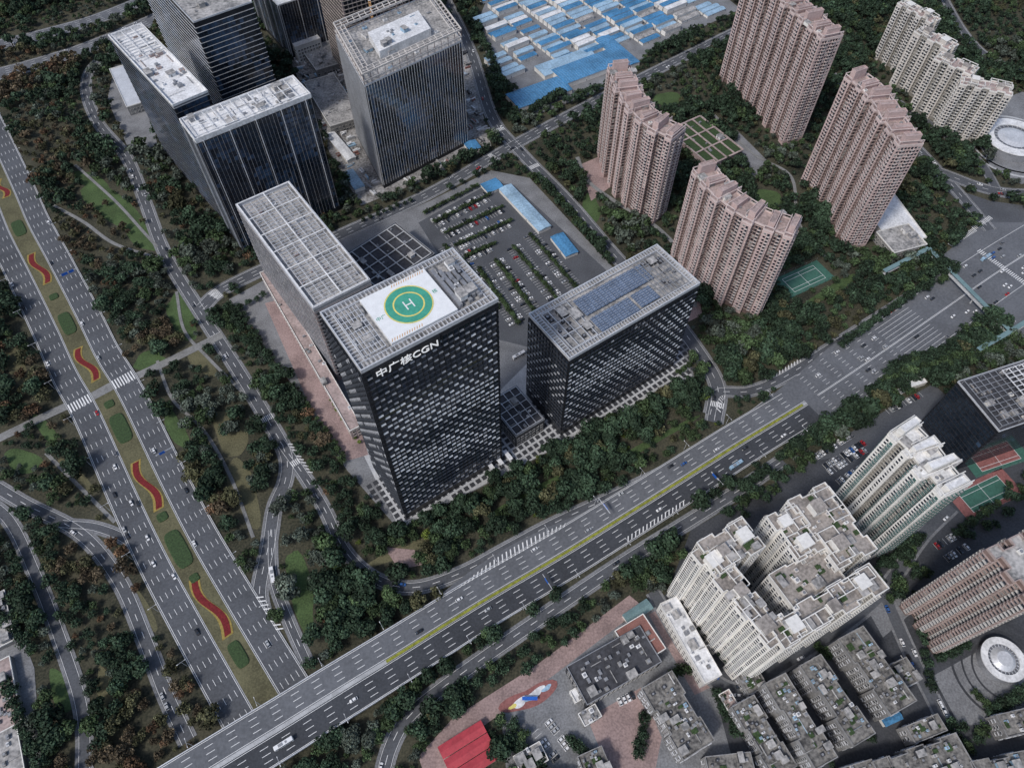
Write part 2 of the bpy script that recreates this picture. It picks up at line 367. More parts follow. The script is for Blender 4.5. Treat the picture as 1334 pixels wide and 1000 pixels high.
# main road
mp=Path([(120,1100,7),(200,1050,7),(300,988,7),(370,945,7),(440,901,7),(510,858,6.2),(580,814,4),(640,777,1.8),(700,742,.3),(760,706,0),(870,637,0),(960,580,0),(1050,525,0),(1130,472,0),(1220,410,0),(1310,348,0),(1420,280,0)])
uj=mp.near(G(1052,524))
wid=lambda u: 16.5 if u<uj-40 else min(27,16.5+(u-uj+40)*.11)
b=MB(); mp.strip(b,1.2,wid,.57,0,th=1.4); structure('main_road',b,K['asphalt_light'])
b=MB(); mp.strip(b,lambda u:-wid(u)*(1 if u<uj else .85),-1.2,.57,0,0,uj,th=1.4); structure('main_road',b,K['asphalt'])
b=MB(); mp.strip(b,lambda u:-wid(u)*.9,1.19,.58,0,uj,None,th=.5); structure('main_road',b,K['asphalt_light'])
b=MB(); mp.strip(b,-1.2,1.2,.74,0,0,uj,th=1.4); structure('central_kerb',b,K['kerb'])
b=MB(); ux=mp.near(G(505,860,6))
mp.strip(b,-.85,.85,1.5,0,ux,uj-4,th=.8,ds=3); tag(b.build('median_hedge',K['hedge_yellow']),'long yellow-green clipped hedge along the middle of the main road','hedge')
ue=mp.near(G(660,765,1)); k=MB()
for s in (-1,1): mp.strip(k,(lambda u,s=s:s*wid(u)+s*.02),(lambda u,s=s:s*(wid(u)+.5)),1.35 ,0,0,ue,th=2.2)
structure('parapet',k,K['lightmetal'])
k=MB()
for s in (-1,1): mp.strip(k,(lambda u,s=s:s*wid(u)+s*.02),(lambda u,s=s:s*(wid(u)+.5)),.72,0,ue,uj-15,th=.6)
structure('kerb',k,K['kerb'])
k=MB()
for u in np.arange(20,ux+60,24):
    for t in (-12,-4,4,12):
        c=mp.at(u,t)
        if c[2]>2: k.cyl((c[0],c[1],0),.9,.9,c[2]-.8,8)
structure('overpass_piers',k,K['kerb'])
mp.mask(-19,19)
for s in (1,-1):
    for i in range(1,4): dashes(MK,mp,s*(1.6+3.7*i),.60,0,uj)
    solid(MK,mp,s*1.9,.60,0,uj); solid(MK,mp,s*15.9,.60,0,uj-10)
for i in range(-5,7):
    if i in (0,): solid(MK,mp,i*3.6-.3,.61,uj+12,None); solid(MK,mp,i*3.6+.5,.61,uj+12,None)
    else: dashes(MK,mp,i*3.6,.61,uj+12,uj+95,4,9,.24); solid(MK,mp,i*3.6,.61,uj+98,uj+140,.22)
solid(MK,mp,23.5,.61,uj+70); solid(MK,mp,-21,.61,uj+40)
def hatch(path,s0,s1,t0f,t1f,dz,stp=3.2,w=.9):
    u=s0
    while u<s1:
        a,b_=path.at(u,t0f(u),dz),path.at(u+2.5,t1f(u),dz); c,d=path.at(u+2.5+w,t1f(u),dz),path.at(u+w,t0f(u),dz)
        MK.add([a,b_,c,d],[(0,1,2,3)]); u+=stp
uh=mp.near(G(575,815,4))
b=MB(); mp.strip(b,lambda u:wid(u)-.5,lambda u:wid(u)+6.5*max(0,math.sin((u-uh)/125*math.pi)),.56,0,uh,uh+125,th=1.2); structure('merge_lane',b,K['asphalt_light'])
hatch(mp,uh+22,uh+105,lambda u:15.5,lambda u:16+5*max(0,math.sin((u-uh-20)/90*math.pi)),.62)
hatch(mp,mp.near(G(800,680)),mp.near(G(800,680))+50,lambda u:-15.6,lambda u:-12.6,.62)
hatch(R['curve'],5,35,lambda u:3.4,lambda u:6,.46)
hatch(bl,bl.near(G(300,800)),bl.near(G(300,800))+26,lambda u:25,lambda u:29,.66)
hatch(R['front_n'],4,26,lambda u:-7,lambda u:-3.5,.52); hatch(R['front_n'],70,100,lambda u:3.5,lambda u:6.5,.52)
for pth,p,w,h in (('north',(282,384),12,7),('side',(276,440),9,5),('east',(655,168),11,5),('east',(700,215),11,5),('north',(640,205),12,5),('side',(345,545),9,5),('curve',(385,605),7,5),('east',(930,525),11,5),('eastres',(1215,215),10,5)):
    q=R[pth]; u=q.near(G(*p)); zebra(q,u-h/2,u+h/2,-w/2+.5,w/2-.5,q.dz+.035)
structure('road_markings',MK,K['paint'])
u0=mp.near(G(1260,380)); MK2=MB()
t=-24
while t<26: mp.strip(MK2,t,t+.7,.64,0,u0+45,u0+50,ds=50); t+=1.8
for q,n in (((1240,322),19),((1300,436),13),((1270,300),14)):
    for i in range(n):
        c=G(*q)+np.array([i*1.9*.83,i*1.9*.56,.66]); MK2.box(c,(.75*.83,.75*.56,0),(-4.5*.56,4.5*.83,0),(0,0,.01))
structure('crossing_markings',MK2,K['paint'])
print('roads',time.time()-T0)
# ---------------------------------------------------------------- buildings
def tb(boxes):
    b=MB()
    for x0,x1,z0,z1,d0,d1,m in boxes: b.bx(x0,x1,-d1,-d0,z0,z1,m)
    return b.arr()
def rectpx(L,F_,R_,z,ang=None,obl=False):
    f=G(*F_,z)[:2]; r=G(*R_,z)[:2]; l=G(*L,z)[:2]
    a=r-f; an=math.atan2(a[1],a[0]) if ang is None else math.radians(ang); v=l-f
    if obl:
        A=a/np.linalg.norm(a); B=v/np.linalg.norm(v); w=np.linalg.norm(a); d=np.linalg.norm(v)
        return dict(o=f,a=A,b=B,w=w,d=d,an=an,poly=[f,f+A*w,f+A*w+B*d,f+B*d])
    if ang is None:
        an2=math.atan2(v[1],v[0])-math.pi/2; an=.5*(an+an2)
    return mkrect(f,an,(r-f)@np.array([math.cos(an),math.sin(an)]),(l-f)@np.array([-math.sin(an),math.cos(an)]))
def mkrect(f,an,w,d):
    A=np.array([math.cos(an),math.sin(an)]); B=np.array([-A[1],A[0]])
    return dict(o=f,a=A,b=B,w=w,d=d,an=an,poly=[f,f+A*w,f+A*w+B*d,f+B*d])
def ccw(P):
    P=[np.asarray(p,float)[:2] for p in P]; a=sum(P[i][0]*P[(i+1)%len(P)][1]-P[(i+1)%len(P)][0]*P[i][1] for i in range(len(P)))
    return P if a>0 else P[::-1]
def edges(P):
    n=len(P)
    for i in range(n):
        d=P[(i+1)%n]-P[i]; L=np.linalg.norm(d)
        if L>.05:
            t=d/L; yield i,P[i],t,np.array([t[1],-t[0]]),L
def fbox(mb,p,t,n,s0,s1,z0,z1,d0,d1,m=0):
    o=(*(p+t*s0+n*d0),z0); mb.box(o,(*(t*(s1-s0)),0),(*(n*(d1-d0)),0),(0,0,z1-z0),m)
def repeat_part(root,name,items,temps,cap=100):
    if not items: return
    o=np.array(root['_o']); sc=[]
    for i,(k,p,a,fc) in enumerate(items):
        x,y=PX(p); vis=fc>0.05 and -10<x<1344 and -10<y<1010
        sc.append((0 if vis else 1, np.linalg.norm(np.asarray(p)-CAM),i))
    sc.sort(); top=set(i for _,_,i in sc[:cap]); meshes={}
    for i in top:
        k,p,a,fc=items[i]
        if k not in meshes:
            b=MB(); b.raw(*temps[k][0]); meshes[k]=b.mesh(name,temps[k][1])
        link(name,meshes[k],root,tuple(np.asarray(p)-o),a)
    if len(items)>cap:
        mats=[];b=MB()
        for k,(T,ms) in enumerate(temps):
            idx=[i for i in range(len(items)) if i not in top and items[i][0]==k]
            if not idx: continue
            base=len(mats); mats+=ms; T=list(T); T[3]=T[3]+base
            b.inst(T,[items[i][1] for i in idx],[items[i][2] for i in idx])
        tag(b.build(name,mats,root),kind='stuff')
ROOF={}
def RF(root): return ROOF.get(root.name,root)
def building(name,label,cat,poly,H,st,z0=0.,group=None):
    P=ccw(poly); c=np.mean(P,0); root=empty(name,(c[0],c[1],z0),label,cat,group)
    w=MB(); w.prism(P,z0,H,0,cap=False); w.build('wall',K[st['wall']],root)
    r=MB(); r.add([(p[0],p[1],H) for p in P],[tuple(range(len(P)))]); ro=r.build('roof',K[st.get('roof','roofgrey')],root); ro['_o']=root['_o']; ROOF[root.name]=ro
    fh,bw=st['fh'],st['bw']; zs=st.get('zs',1.0); nf=int((H-z0-zs-.4)/fh)
    items=[];balc=[]; bd=MB(); pr=MB(); rc_=MB()
    for i,p,t,n,L in edges(P):
        toc=CAM-np.array([*(p+t*L/2),H/2]); fc=(n@toc[:2])/np.linalg.norm(toc)
        ph=st.get('ph',1.1); fbox(pr,p,t,n,0,L,H-.25,H+ph+i*.004,-.35,.12,0) if st.get('par',True) else None
        if fc<-.25: continue
        if 'recess_shade' in st and i%2==0 and L>3.5 and (i//2)%4 in (1,3): fbox(rc_,p,t,n,.02,L-.02,z0,H-.5,.004,.03)  # dark sheets paint shade into the set-back bays
        if 'recess_shade' in st and i%2==1 and L<7: fbox(rc_,p,t,n,.4,L-.4,z0,H-.5,.004,.03)  # same painted shade on the short return walls
        if 'band' in st:
            bh,bdp=st['band']
            for k in range(nf+1): fbox(bd,p,t,n,0,L,z0+zs-bh+k*fh-.05+i*.003,z0+zs+k*fh-.05+i*.003,0.01,bdp,0)
        if 'fin' in st and L>4:
            sp,fw,fd=st['fin']; nn=int(L/sp); s0=(L-nn*sp)/2
            for j in range(nn+1): fbox(bd,p,t,n,s0+j*sp-fw/2,s0+j*sp+fw/2,z0+zs,H-.3,0.02,fd*(1 if not st.get('grp') or j%5 in (0,1) else .35)+(j%2)*.01,0)
        if 'finw' in st and L>8:
            sp,fw,fd,mm=st['finw']; m2=MB(); nn=int(L/sp); s0=(L-nn*sp)/2
            for j in range(nn+1): fbox(m2,p,t,n,s0+j*sp-fw/2,s0+j*sp+fw/2,z0+zs,H-.3,0.02,fd,0)
            m2.build('facade_fin',K[mm],root)
        nb=int((L-.5)/bw)
        if nb<1: continue
        s0=(L-nb*bw)/2; an=math.atan2(t[1],t[0])
        for k in range(nf):
            for j in range(nb):
                q=st['pick'](i,j,k,nb,nf,L)
                if q is None: continue
                pos=(*(p+t*(s0+j*bw)),z0+zs+k*fh)
                (balc if q>=10 else items).append((q%10,pos,an,fc))
    if bd.V: bd.build('facade_trim',K[st.get('trim',st['wall'])],root)
    if rc_.V: rc_.build('recess_shade_sheet',K[st['recess_shade']],root)
    if pr.V: pr.build('parapet',K[st.get('ptrim',st.get('trim',st['wall']))],ro)
    repeat_part(root,'window',items,st['wins'])
    if balc: repeat_part(root,'balcony',balc,st['balcs'])
    mask_poly(P,2.2)
    return root
def clutter(root,poly,z,n,seed=1,mats=('greymetal','roofwhite','greywall'),big=1.):
    rd=random.Random(seed); P=np.array([np.asarray(p)[:2] for p in poly]); c=P.mean(0); Q=c+(P-c)*.84; x0,y0=Q.min(0);x1,y1=Q.max(0)
    d=P[1]-P[0]; d=d/np.linalg.norm(d); e=np.array([-d[1],d[0]]); placed=[]; tries=0
    while len(placed)<n and tries<n*30:
        tries+=1; x,y=rd.uniform(x0,x1),rd.uniform(y0,y1)
        if not pip(Q,np.array([x]),np.array([y]))[0]: continue
        k=rd.random(); a,b_,h=((rd.uniform(1.2,3),rd.uniform(1.2,3),rd.uniform(.8,1.8)) if k<.6 else (rd.uniform(3.5,6.5),rd.uniform(3,5),rd.uniform(2.2,3.6)) if k<.8 else (rd.uniform(5,11),.5,.6))
        a*=big;b_*=big
        r=max(a,b_)/2
        if any((x-u)**2+(y-v)**2<(r+s)**2*.8 for u,v,s in placed): continue
        placed.append((x,y,r)); m=MB()
        if rd.random()<.5: d,e=e,-d
        o=np.array([x,y])-d*a/2-e*b_/2
        m.box((*o,z+.02),(*(d*a),0),(*(e*b_),0),(0,0,h),0)
        if k<.6:
            m.cyl((x,y,z+h),.35*min(a,b_),.35*min(a,b_),.3,8,1); nm='cooling_unit'
        elif k<.8:
            o2=o-d*.3-e*.3; m.box((*o2,z+h),(*(d*(a+.6)),0),(*(e*(b_+.6)),0),(0,0,.3),1)
            m.box((*(o+d*a*.3+e*(-.05)),z+.05),(*(d*1),0),(*(e*.04),0),(0,0,2),1); nm='stair_head'
        else: nm='roof_duct'; m.box((*(o+d*.2+e*.1),z+h),(*(d*(a-.4)),0),(*(e*.3),0),(0,0,.15),1)
        m.build(nm,[K[rd.choice(mats)],K['greymetal' if k<.6 else 'roofgrey']],RF(root))
def lattice(root,o,a,b,w,d,z,nu,nv,bw=.5,bh=.6,m='lightmetal',name='roof_frame',posts=0):
    mb=MB(); o=np.asarray(o)[:2]
    for i in range(nu+1):
        s=w*i/nu; mb.box((*(o+a*(s-bw/2)),z),(*(a*bw),0),(*(b*d),0),(0,0,bh),0)
    for j in range(nv+1):
        t=d*j/nv; mb.box((*(o+b*(t-bw/2)),z+.03),(*(a*w),0),(*(b*bw),0),(0,0,bh),0)
    if posts:
        for i in range(0,nu+1,max(1,nu//4)):
            for j in (0,nv): mb.box((*(o+a*(w*i/nu-.2)+b*(d*j/nv-.2)),z-posts),(*(a*.4),0),(*(b*.4),0),(0,0,posts),0)
    return mb.build(name,K[m],RF(root))
def T_(boxes,*ms): return (tb(boxes),[K[m] for m in ms])
def wtemp(w,h,fr,gl,x=.35,z=.5): return T_([(x,x+w,z,z+h,0,.1,0),(x+.12,x+w-.12,z+.12,z+h-.12,.02,.14,1)],fr,gl)
def rp(p_):
    return lambda i,j,k,nb,nf,L: 0 if random.random()<p_ else 1
def slopewin(glint_lvl):
    b=MB(); b.bx(.1,3.2,-.12,0,1.3,4.0,1)
    b.bx(0,.14,-.62,0,0,4.35,0); b.bx(3.16,3.3,-.62,0,0,4.35,0)
    h=(.6,.75,.9)[glint_lvl]; x0,x1=((.16,3.14),(.35,2.95),(.2,3.1))[glint_lvl]
    b.add([(x0,-.76,.3),(x1,-.76,.3),(x1,-.14,.3+h),(x0,-.14,.3+h),(x0,0,.3),(x1,0,.3)],[(0,1,2,3),(0,3,4),(1,5,2),(0,4,5,1)],2)
    return (b.arr(),[K['black'],K['glass'],K[('blackmetal','greymetal','lightmetal')[glint_lvl]]])  # sill tone by level paints sky glints onto the facade
def cgn_glintpick(i,j,k,nb,nf,L):
    f=k/nf; c=.35+.65*math.exp(-((f-.5)/.32)**2)
    v=.66+.25*math.sin(.5*k+.22*j+.6*math.sin(j*.3))+random.uniform(-.2,.2); s=v*c  # painted reflection strength: wavy, strongest at mid height
    if i%2==1: return 1 if (j+k)%2==0 and s>.40 else 0  # end faces get duller sills, their shade painted in
    if (j+k)%2==0: return 2 if s>.48 else 1 if s>.22 else 0
    return 1 if s>.66 else 0
S_cgn=dict(wall='black',roof='roofgrey',fh=4.4,bw=3.3,zs=8,band=(.35,.5),trim='black',pick=cgn_glintpick,wins=[slopewin(0),slopewin(1),slopewin(2)],par=False)
S_annex=dict(wall='roofpink',roof='roofgrey',fh=4.0,bw=3.0,zs=5,band=(.5,.35),trim='greymetal',pick=rp(.8),wins=[wtemp(2.4,2.6,'blackmetal','glass',.3,.4),wtemp(2.4,2.6,'greymetal','curtain',.3,.4)])
patchy=lambda th:(lambda i,j,k,nb,nf,L: 1 if math.sin(j*.31+i)*math.cos(k*.23+j*.07)+random.uniform(-.5,.5)>th else 0)
S_glassv=dict(wall='black',roof='roofwhite',fh=4.2,bw=3.0,zs=5,fin=(3.0,.22,.5),grp=1,trim='greymetal',ptrim='roofwhite',pick=patchy(.2),wins=[wtemp(2.7,3.8,'blackmetal','glass',.15,.2),wtemp(2.7,3.8,'blackmetal','glass_blue',.15,.2)],finw=(21,.6,.9,'lightmetal'))
S_bands=dict(wall='black',roof='roofgrey',fh=4.4,bw=3.6,zs=3,band=(.24,.35),trim='midmetal',pick=patchy(.1),wins=[wtemp(3.4,3.8,'blackmetal','glass',.1,.25),wtemp(3.4,3.8,'blackmetal','glass_blue',.1,.25)])
S_bandw=dict(S_bands,trim='lightmetal',band=(.3,.4))
S_fins=dict(wall='black',roof='roofgrey',fh=4.4,bw=2.7,zs=4,fin=(2.7,.24,.6),trim='lightmetal',pick=patchy(-.1),wins=[wtemp(2.3,4.0,'blackmetal','glass',.2,.15),wtemp(2.3,4.0,'blackmetal','glass_blue',.2,.15)])
def balct(w,rail,gl,sl='kerb'): return T_([(0,w,0,.18,.02,1.5,0),(0,w,.2,1.1,1.38,1.48,1),(0,.1,.2,1.1,.02,1.38,1),(w-.1,w,.2,1.1,.02,1.38,1),(.4,w-.4,.2,2.4,0,.1,2)],sl,rail,gl)
def respick(i,j,k,nb,nf,L):
    if L>5.5 and (j%3==1): return 10
    return 0 if random.random()<.75 else 1
S_pink=dict(wall='pinkwall',roof='roofpink',fh=3.1,bw=2.7,zs=5,band=(.22,.2),trim='pinktrim',recess_shade='pinkwall_dark',pick=respick,wins=[wtemp(1.8,1.7,'pinkwall_dark','glass',.45,.7),wtemp(1.8,1.7,'whitewall','curtain',.45,.7)],balcs=[balct(2.6,'pinktrim','glass')])
S_white=dict(wall='whitewall',roof='rooftan',fh=3.0,bw=2.7,zs=4,band=(.2,.15),trim='whitewall',recess_shade='cream_shade',pick=respick,wins=[wtemp(1.8,1.6,'greymetal','glass',.45,.8),wtemp(1.8,1.6,'whitewall','curtain',.45,.8)],balcs=[balct(2.6,'whitewall','glass')])
S_teal=dict(S_white,roof='roofwhite',balcs=[balct(2.7,'glass_teal','glass_teal')],pick=lambda i,j,k,nb,nf,L: 10 if j%2 else (0 if random.random()<.7 else 1))
S_beige=dict(S_white,wall='beigewall',trim='whitewall',roof='roofpink')
S_brown=dict(S_white,wall='brownwall',trim='browntrim',roof='roofgrey',fh=3.2,band=(.5,.7),balcs=[balct(2.7,'beigewall','glass')]); S_brown.pop('recess_shade')
S_old=dict(wall='greywall',roof='roofold',fh=3.0,bw=3.2,zs=1,trim='greywall',ph=.9,pick=rp(.6),wins=[T_([(.5,2.3,.9,2.3,0,.1,0),(.62,2.18,1.02,2.2,.02,.14,1),(2.4,2.9,.9,1.4,.02,.4,2)],'roofwhite','glass','lightmetal'),T_([(.4,2.5,.9,2.4,0,.55,0),(.5,2.4,1.0,2.3,.02,.58,1)],'lightmetal','curtain')])
S_low=dict(wall='greywall',roof='roofgrey',fh=3.6,bw=3.4,zs=.6,trim='whitewall',ph=.8,pick=rp(.7),wins=[wtemp(2.2,1.7,'whitewall','glass',.5,.8),wtemp(2.2,1.7,'whitewall','curtain',.5,.8)])
S_lowdark=dict(S_low,wall='black',trim='greymetal',roof='roofdark'); S_lowwhite=dict(S_low,wall='whitewall',roof='roofwhite')
S_darkoff=dict(S_bands,trim='blackmetal',ptrim='lightmetal',roof='roofdark',fh=4.0,pick=rp(.97))
S_conc=dict(wall='browntrim',roof='roofgrey',fh=4.0,bw=4.5,zs=1,band=(.4,.6),trim='rooftan',pick=rp(1),wins=[wtemp(3.6,3.0,'greywall','black',.4,.3)])
# --- helipad tower
r1=rectpx((422,404),(470,483),(649,389),176,34.7); H=176.
ht=building('office_tower','black office tower with green helipad on its roof and white lettering near the top','building',r1['poly'],H-2.2,S_cgn)
o,a,b_,w,d=r1['o'],r1['a'],r1['b'],r1['w'],r1['d']
def RP(r,s,t,z): q=r['o']+r['a']*s+r['b']*t; return (q[0],q[1],z)
def rbox(mb,r,s0,s1,t0,t1,z0,z1,m=0): mb.box(RP(r,s0,t0,z0),(*(r['a']*(s1-s0)),0),(*(r['b']*(t1-t0)),0),(0,0,z1-z0),m)
def rim(root,r,z0,z1,th,m,name='crown_rim',out=.1):
    mb=MB(); w,d=r['w'],r['d']
    rbox(mb,r,-out,w+out,-out,-out+th,z0,z1);rbox(mb,r,-out,w+out,d+out-th,d+out,z0,z1+.01)
    rbox(mb,r,-out,-out+th,-out+th,d+out-th,z0,z1+.005);rbox(mb,r,w+out-th,w+out,-out+th,d+out-th,z0,z1+.006); return mb.build(name,K[m],RF(root))
def crown(root,r,z,m='lightmetal'):
    rim(root,r,z-2.5,z+.2,.7,m)
    mb=MB(); w,d=r['w'],r['d']; W=4.2
    rbox(mb,r,W,w-W,W,W+.4,z-.6,z);rbox(mb,r,W,w-W,d-W-.4,d-W,z-.6,z+.01);rbox(mb,r,W,W+.4,W+.4,d-W-.4,z-.6,z-.01);rbox(mb,r,w-W-.4,w-W,W+.4,d-W-.4,z-.6,z-.012)
    n=int(w/2.2)
    for i in range(1,n):
        s=w*i/n
        rbox(mb,r,s-.15,s+.15,.7,W+.01,z-.5,z-.04); rbox(mb,r,s-.15,s+.15,d-W,d-.7,z-.5,z-.04)
    n=int(d/2.2)
    for i in range(2,n-1):
        t=d*i/n
        rbox(mb,r,.7,W,t-.15,t+.15,z-.5,z-.05); rbox(mb,r,w-W,w-.7,t-.15,t+.15,z-.5,z-.05)
    mb.build('crown_grille',K['lightmetal'],RF(root))
crown(ht,r1,H)
hp=MB(); rbox(hp,r1,20,58,5.5,39,H-2,H+.6); pad=hp.build('helipad_deck',K['padwhite'],ht); pad['_o']=ht['_o']
def disc(root,r,s,t,R0,R1,z,m,name,n=64):
    mb=MB(); V=[]
    for R_ in (R0,R1):
        for i in range(n):
            q=2*math.pi*i/n; V.append(RP(r,s+R_*math.cos(q),t+R_*math.sin(q),z))
    mb.add(V,[(i,(i+1)%n,(i+1)%n+n,i+n) for i in range(n)]); return mb.build(name,K[m],root)
cs,ct=39.3,22.3
disc(pad,r1,cs,ct,.01,12.6,H+.65,'greenpad','landing_circle'); disc(pad,r1,cs,ct,7.4,8.2,H+.68,'yellowpaint','ring_marking'); disc(pad,r1,cs,ct,11.9,12.6,H+.68,'yellowpaint','ring_marking')
hm=MB(); ww=.7
for s in (-1.9,1.9): rbox(hm,r1,cs+s-ww/2,cs+s+ww/2,ct-3,ct+3,H+.66,H+.70)
rbox(hm,r1,cs-1.55,cs+1.55,ct-.35,ct+.35,H+.66,H+.695); hm.build('letter_h_marking',K['paint'],pad)
for side in (0,1):
    st=MB()
    for k in range(26):
        s=20.5+k*1.4; t=6.1 if side==0 else 36.8
        if (side==0 and k>12) or (side==1 and k<12): continue
        st.add([RP(r1,s,t,H+.66),RP(r1,s+.45,t,H+.66),RP(r1,s+1.35,t+1.7,H+.66),RP(r1,s+.9,t+1.7,H+.66)],[(0,1,2,3)])
    st.build('hatched_edge_marking',K['padorange'],pad)
def text_mesh(s,size,ext,m,off=.0):
    cu=bpy.data.curves.new('lettering','FONT'); cu.body=s; cu.size=size; cu.extrude=ext; cu.offset=off*size; cu.space_character=1.02; ob=bpy.data.objects.new('tmp',cu); col.objects.link(ob)
    dg=bpy.context.evaluated_depsgraph_get(); me=bpy.data.meshes.new_from_object(ob.evaluated_get(dg)); me.materials.clear(); me.materials.append(m)
    bpy.data.objects.remove(ob); return me
K['signwhite_glow']=mat('signwhite_glow',(.9,.9,.9),.5,.02)
bb=K['signwhite_glow'].node_tree.nodes['Principled BSDF']; bb.inputs['Emission Color'].default_value=(1,1,1,1); bb.inputs['Emission Strength'].default_value=.3  # faint glow added to whiten the upright letters, not a lamp
try:
    me=text_mesh('中广核CGN',6.6,.12,K['signwhite_glow'],.007); xs=[v.co.x for v in me.vertices]; L=max(xs)-min(xs)
    tx=link('lettering',me,ht); an=r1['an']; n=np.array([a[1],-a[0]]); sx_=35/L
    M3=Matrix(((a[0]*sx_,0,n[0]),(a[1]*sx_,0,n[1]),(0,1,0))).to_4x4(); q=r1['o']+a*6+n*1.0
    M3.translation=Vector((q[0]-ht['_o'][0],q[1]-ht['_o'][1],H-10.3)); tx.matrix_local=M3
    bkm=MB(); fbox(bkm,r1['o'],r1['a'],n,4.5,43,H-11.8,H-3.2,.05,.83); bkm.build('sign_backing',K['black'],ht)
    for s_,ps in (('中广',(20.6,ct-1)),('核',(53.2,ct-1))):
        me=text_mesh(s_,2.8,.02,K['greenpad']); t2=link('character_marking',me,pad); p=RP(r1,ps[0],ps[1],H+.7)
        t2.location=(p[0]-ht['_o'][0],p[1]-ht['_o'][1],p[2]); t2.rotation_euler=(0,0,an)
except Exception as e: print('TEXT FAIL',e)
for k in range(5):
    rb=MB(); rbox(rb,r1,60+k*3.0,62+k*3.0,7+2*(k%2),36-3*(k%3),H-2.1,H+.6+.3*(k%2)); rb.build('cooling_tower',K['greymetal'],RF(ht))
lattice(ht,RP(r1,5,6,0),a,b_,12,32,H+.3,6,8,.3,.4,'lightmetal','roof_frame')
clutter(ht,[RP(r1,60,6,0),RP(r1,74,6,0),RP(r1,74,38,0),RP(r1,60,38,0)],H+.2,14,3,('roofwhite','greymetal','blackmetal'))
clutter(ht,[RP(r1,4,6,0),RP(r1,18,6,0),RP(r1,18,38,0),RP(r1,4,38,0)],H-2.2,12,4,('roofwhite','greymetal'))
# --- second tower
r2=rectpx((695,405),(742,467),(912,368),96,34.7)
t2_=building('office_tower','shorter black office tower with pale blue solar panels on its roof','building',r2['poly'],94,S_cgn); crown(t2_,r2,96)
for s0,s1,t0,t1 in ((30,62,5,18),(30,88,21,36),(64,80,6,18)):
    nn=int((s1-s0)/3.2)
    for i in range(nn):
        sp=MB(); s=s0+i*3.2; A=RP(r2,s,t0,95.6);B=RP(r2,s+2.6,t0,96.3);C=RP(r2,s+2.6,t1,96.3);D=RP(r2,s,t1,95.6)
        sp.add([A,B,C,D]+[tuple(np.array(q)-np.array([0,0,.15])) for q in (A,B,C,D)],[(0,1,2,3),(0,4,5,1),(1,5,6,2),(2,6,7,3),(3,7,4,0)],0)
        for t in np.arange(t0+1.5,t1,1.8):
            P1=np.array(RP(r2,s,t,95.62));P2=np.array(RP(r2,s+2.6,t,96.32)); e=np.array([*(r2['b']*.12),0]); sp.add([P1,P2,P2+e,P1+e],[(0,1,2,3)],1)
        sp.build('solar_panel',[K['solar'],K['lightmetal']],RF(t2_))
clutter(t2_,[RP(r2,5,5,0),RP(r2,28,5,0),RP(r2,28,38,0),RP(r2,5,38,0)],94,14,5,('roofdark','greymetal','blackmetal'),1.3)
clutter(t2_,[RP(r2,86,5,0),RP(r2,105,5,0),RP(r2,105,38,0),RP(r2,86,38,0)],94,14,6,('roofdark','greymetal','blackmetal'),1.2)
lattice(t2_,RP(r2,82,5,0),r2['a'],r2['b'],22,33,96.2,7,6,.3,.4,'greymetal','roof_frame'); lattice(t2_,RP(r2,6,4.8,0),r2['a'],r2['b'],20,33,96.2,4,3,.4,.4,'lightmetal','roof_frame')
# --- annex slab
r3=rectpx((320,262),(408,403),(480,362),85)
an_=building('office_slab','long office slab with steel roof pergola behind the helipad tower','building',r3['poly'],83,S_annex)
rim(an_,r3,82,86.2,.8,'lightmetal'); lattice(an_,RP(r3,4,4,0),r3['a'],r3['b'],r3['w']-8,r3['d']-8,85.6,6,34,.35,.4,'lightmetal','roof_pergola')
lattice(an_,RP(r3,1,1,0),r3['a'],r3['b'],r3['w']-2,r3['d']-2,86,2,6,.8,.5,'roofwhite','roof_frame')
clutter(an_,r3['poly'],83,20,8,('roofwhite','greymetal','roofpink'))
r3b=rectpx((346,350),(455,560),(470,552),14); x=building('podium_building','low pink terrace wing along the foot of the pergola slab','building',r3b['poly'],12,dict(S_low,wall='roofpink',roof='roofpink')); clutter(x,r3b['poly'],12,12,81)
r4=rectpx((440,335),(492,378),(575,325),22); r4=mkrect(r4['o'],r4['an'],min(r4['w'],60),r4['d'])
pod=building('podium_building','low dark-roofed podium with square skylights between the towers','building',r4['poly'],20,S_lowdark); lattice(pod,RP(r4,2,2,0),r4['a'],r4['b'],r4['w']-4,r4['d']-4,20.6,6,4,.9,.5,'paving_light','roof_frame'); clutter(pod,r4['poly'],20,14,9)
r4b=rectpx((640,520),(672,568),(712,548),16,34.7)
p2=building('podium_building','low glass link building between the two black towers','building',r4b['poly'],15,S_lowdark); lattice(p2,RP(r4b,1,1,0),r4b['a'],r4b['b'],r4b['w']-2,r4b['d']-2,15.6,4,5,.4,.4,'lightmetal','roof_frame'); clutter(p2,r4b['poly'],15,8,10)
for i,(px,py) in enumerate(((640,612),(652,606),(664,600))):
    c=G(px,py,5); m=MB(); A=r1['a'];B=r1['b']; m.box((c[0],c[1],5),(*(A*3),0),(*(B*9),0),(0,0,.4),0)
    for q in (0.3,8): m.box((*(c[:2]+A*1.3+B*q),0),(*(A*.3),0),(*(B*.3),0),(0,0,5),0)
    tag(m.build('entrance_canopy',K['roofwhite']),'small white slab canopy on the plaza, %s from the left'%('first','second','third')[i],'canopy','white canopies on the plaza')
pt=MB(); A=r1['a'];B=r1['b']; base=r1['o']; P1_=np.array([p_[:2] for p_ in r1['poly']])
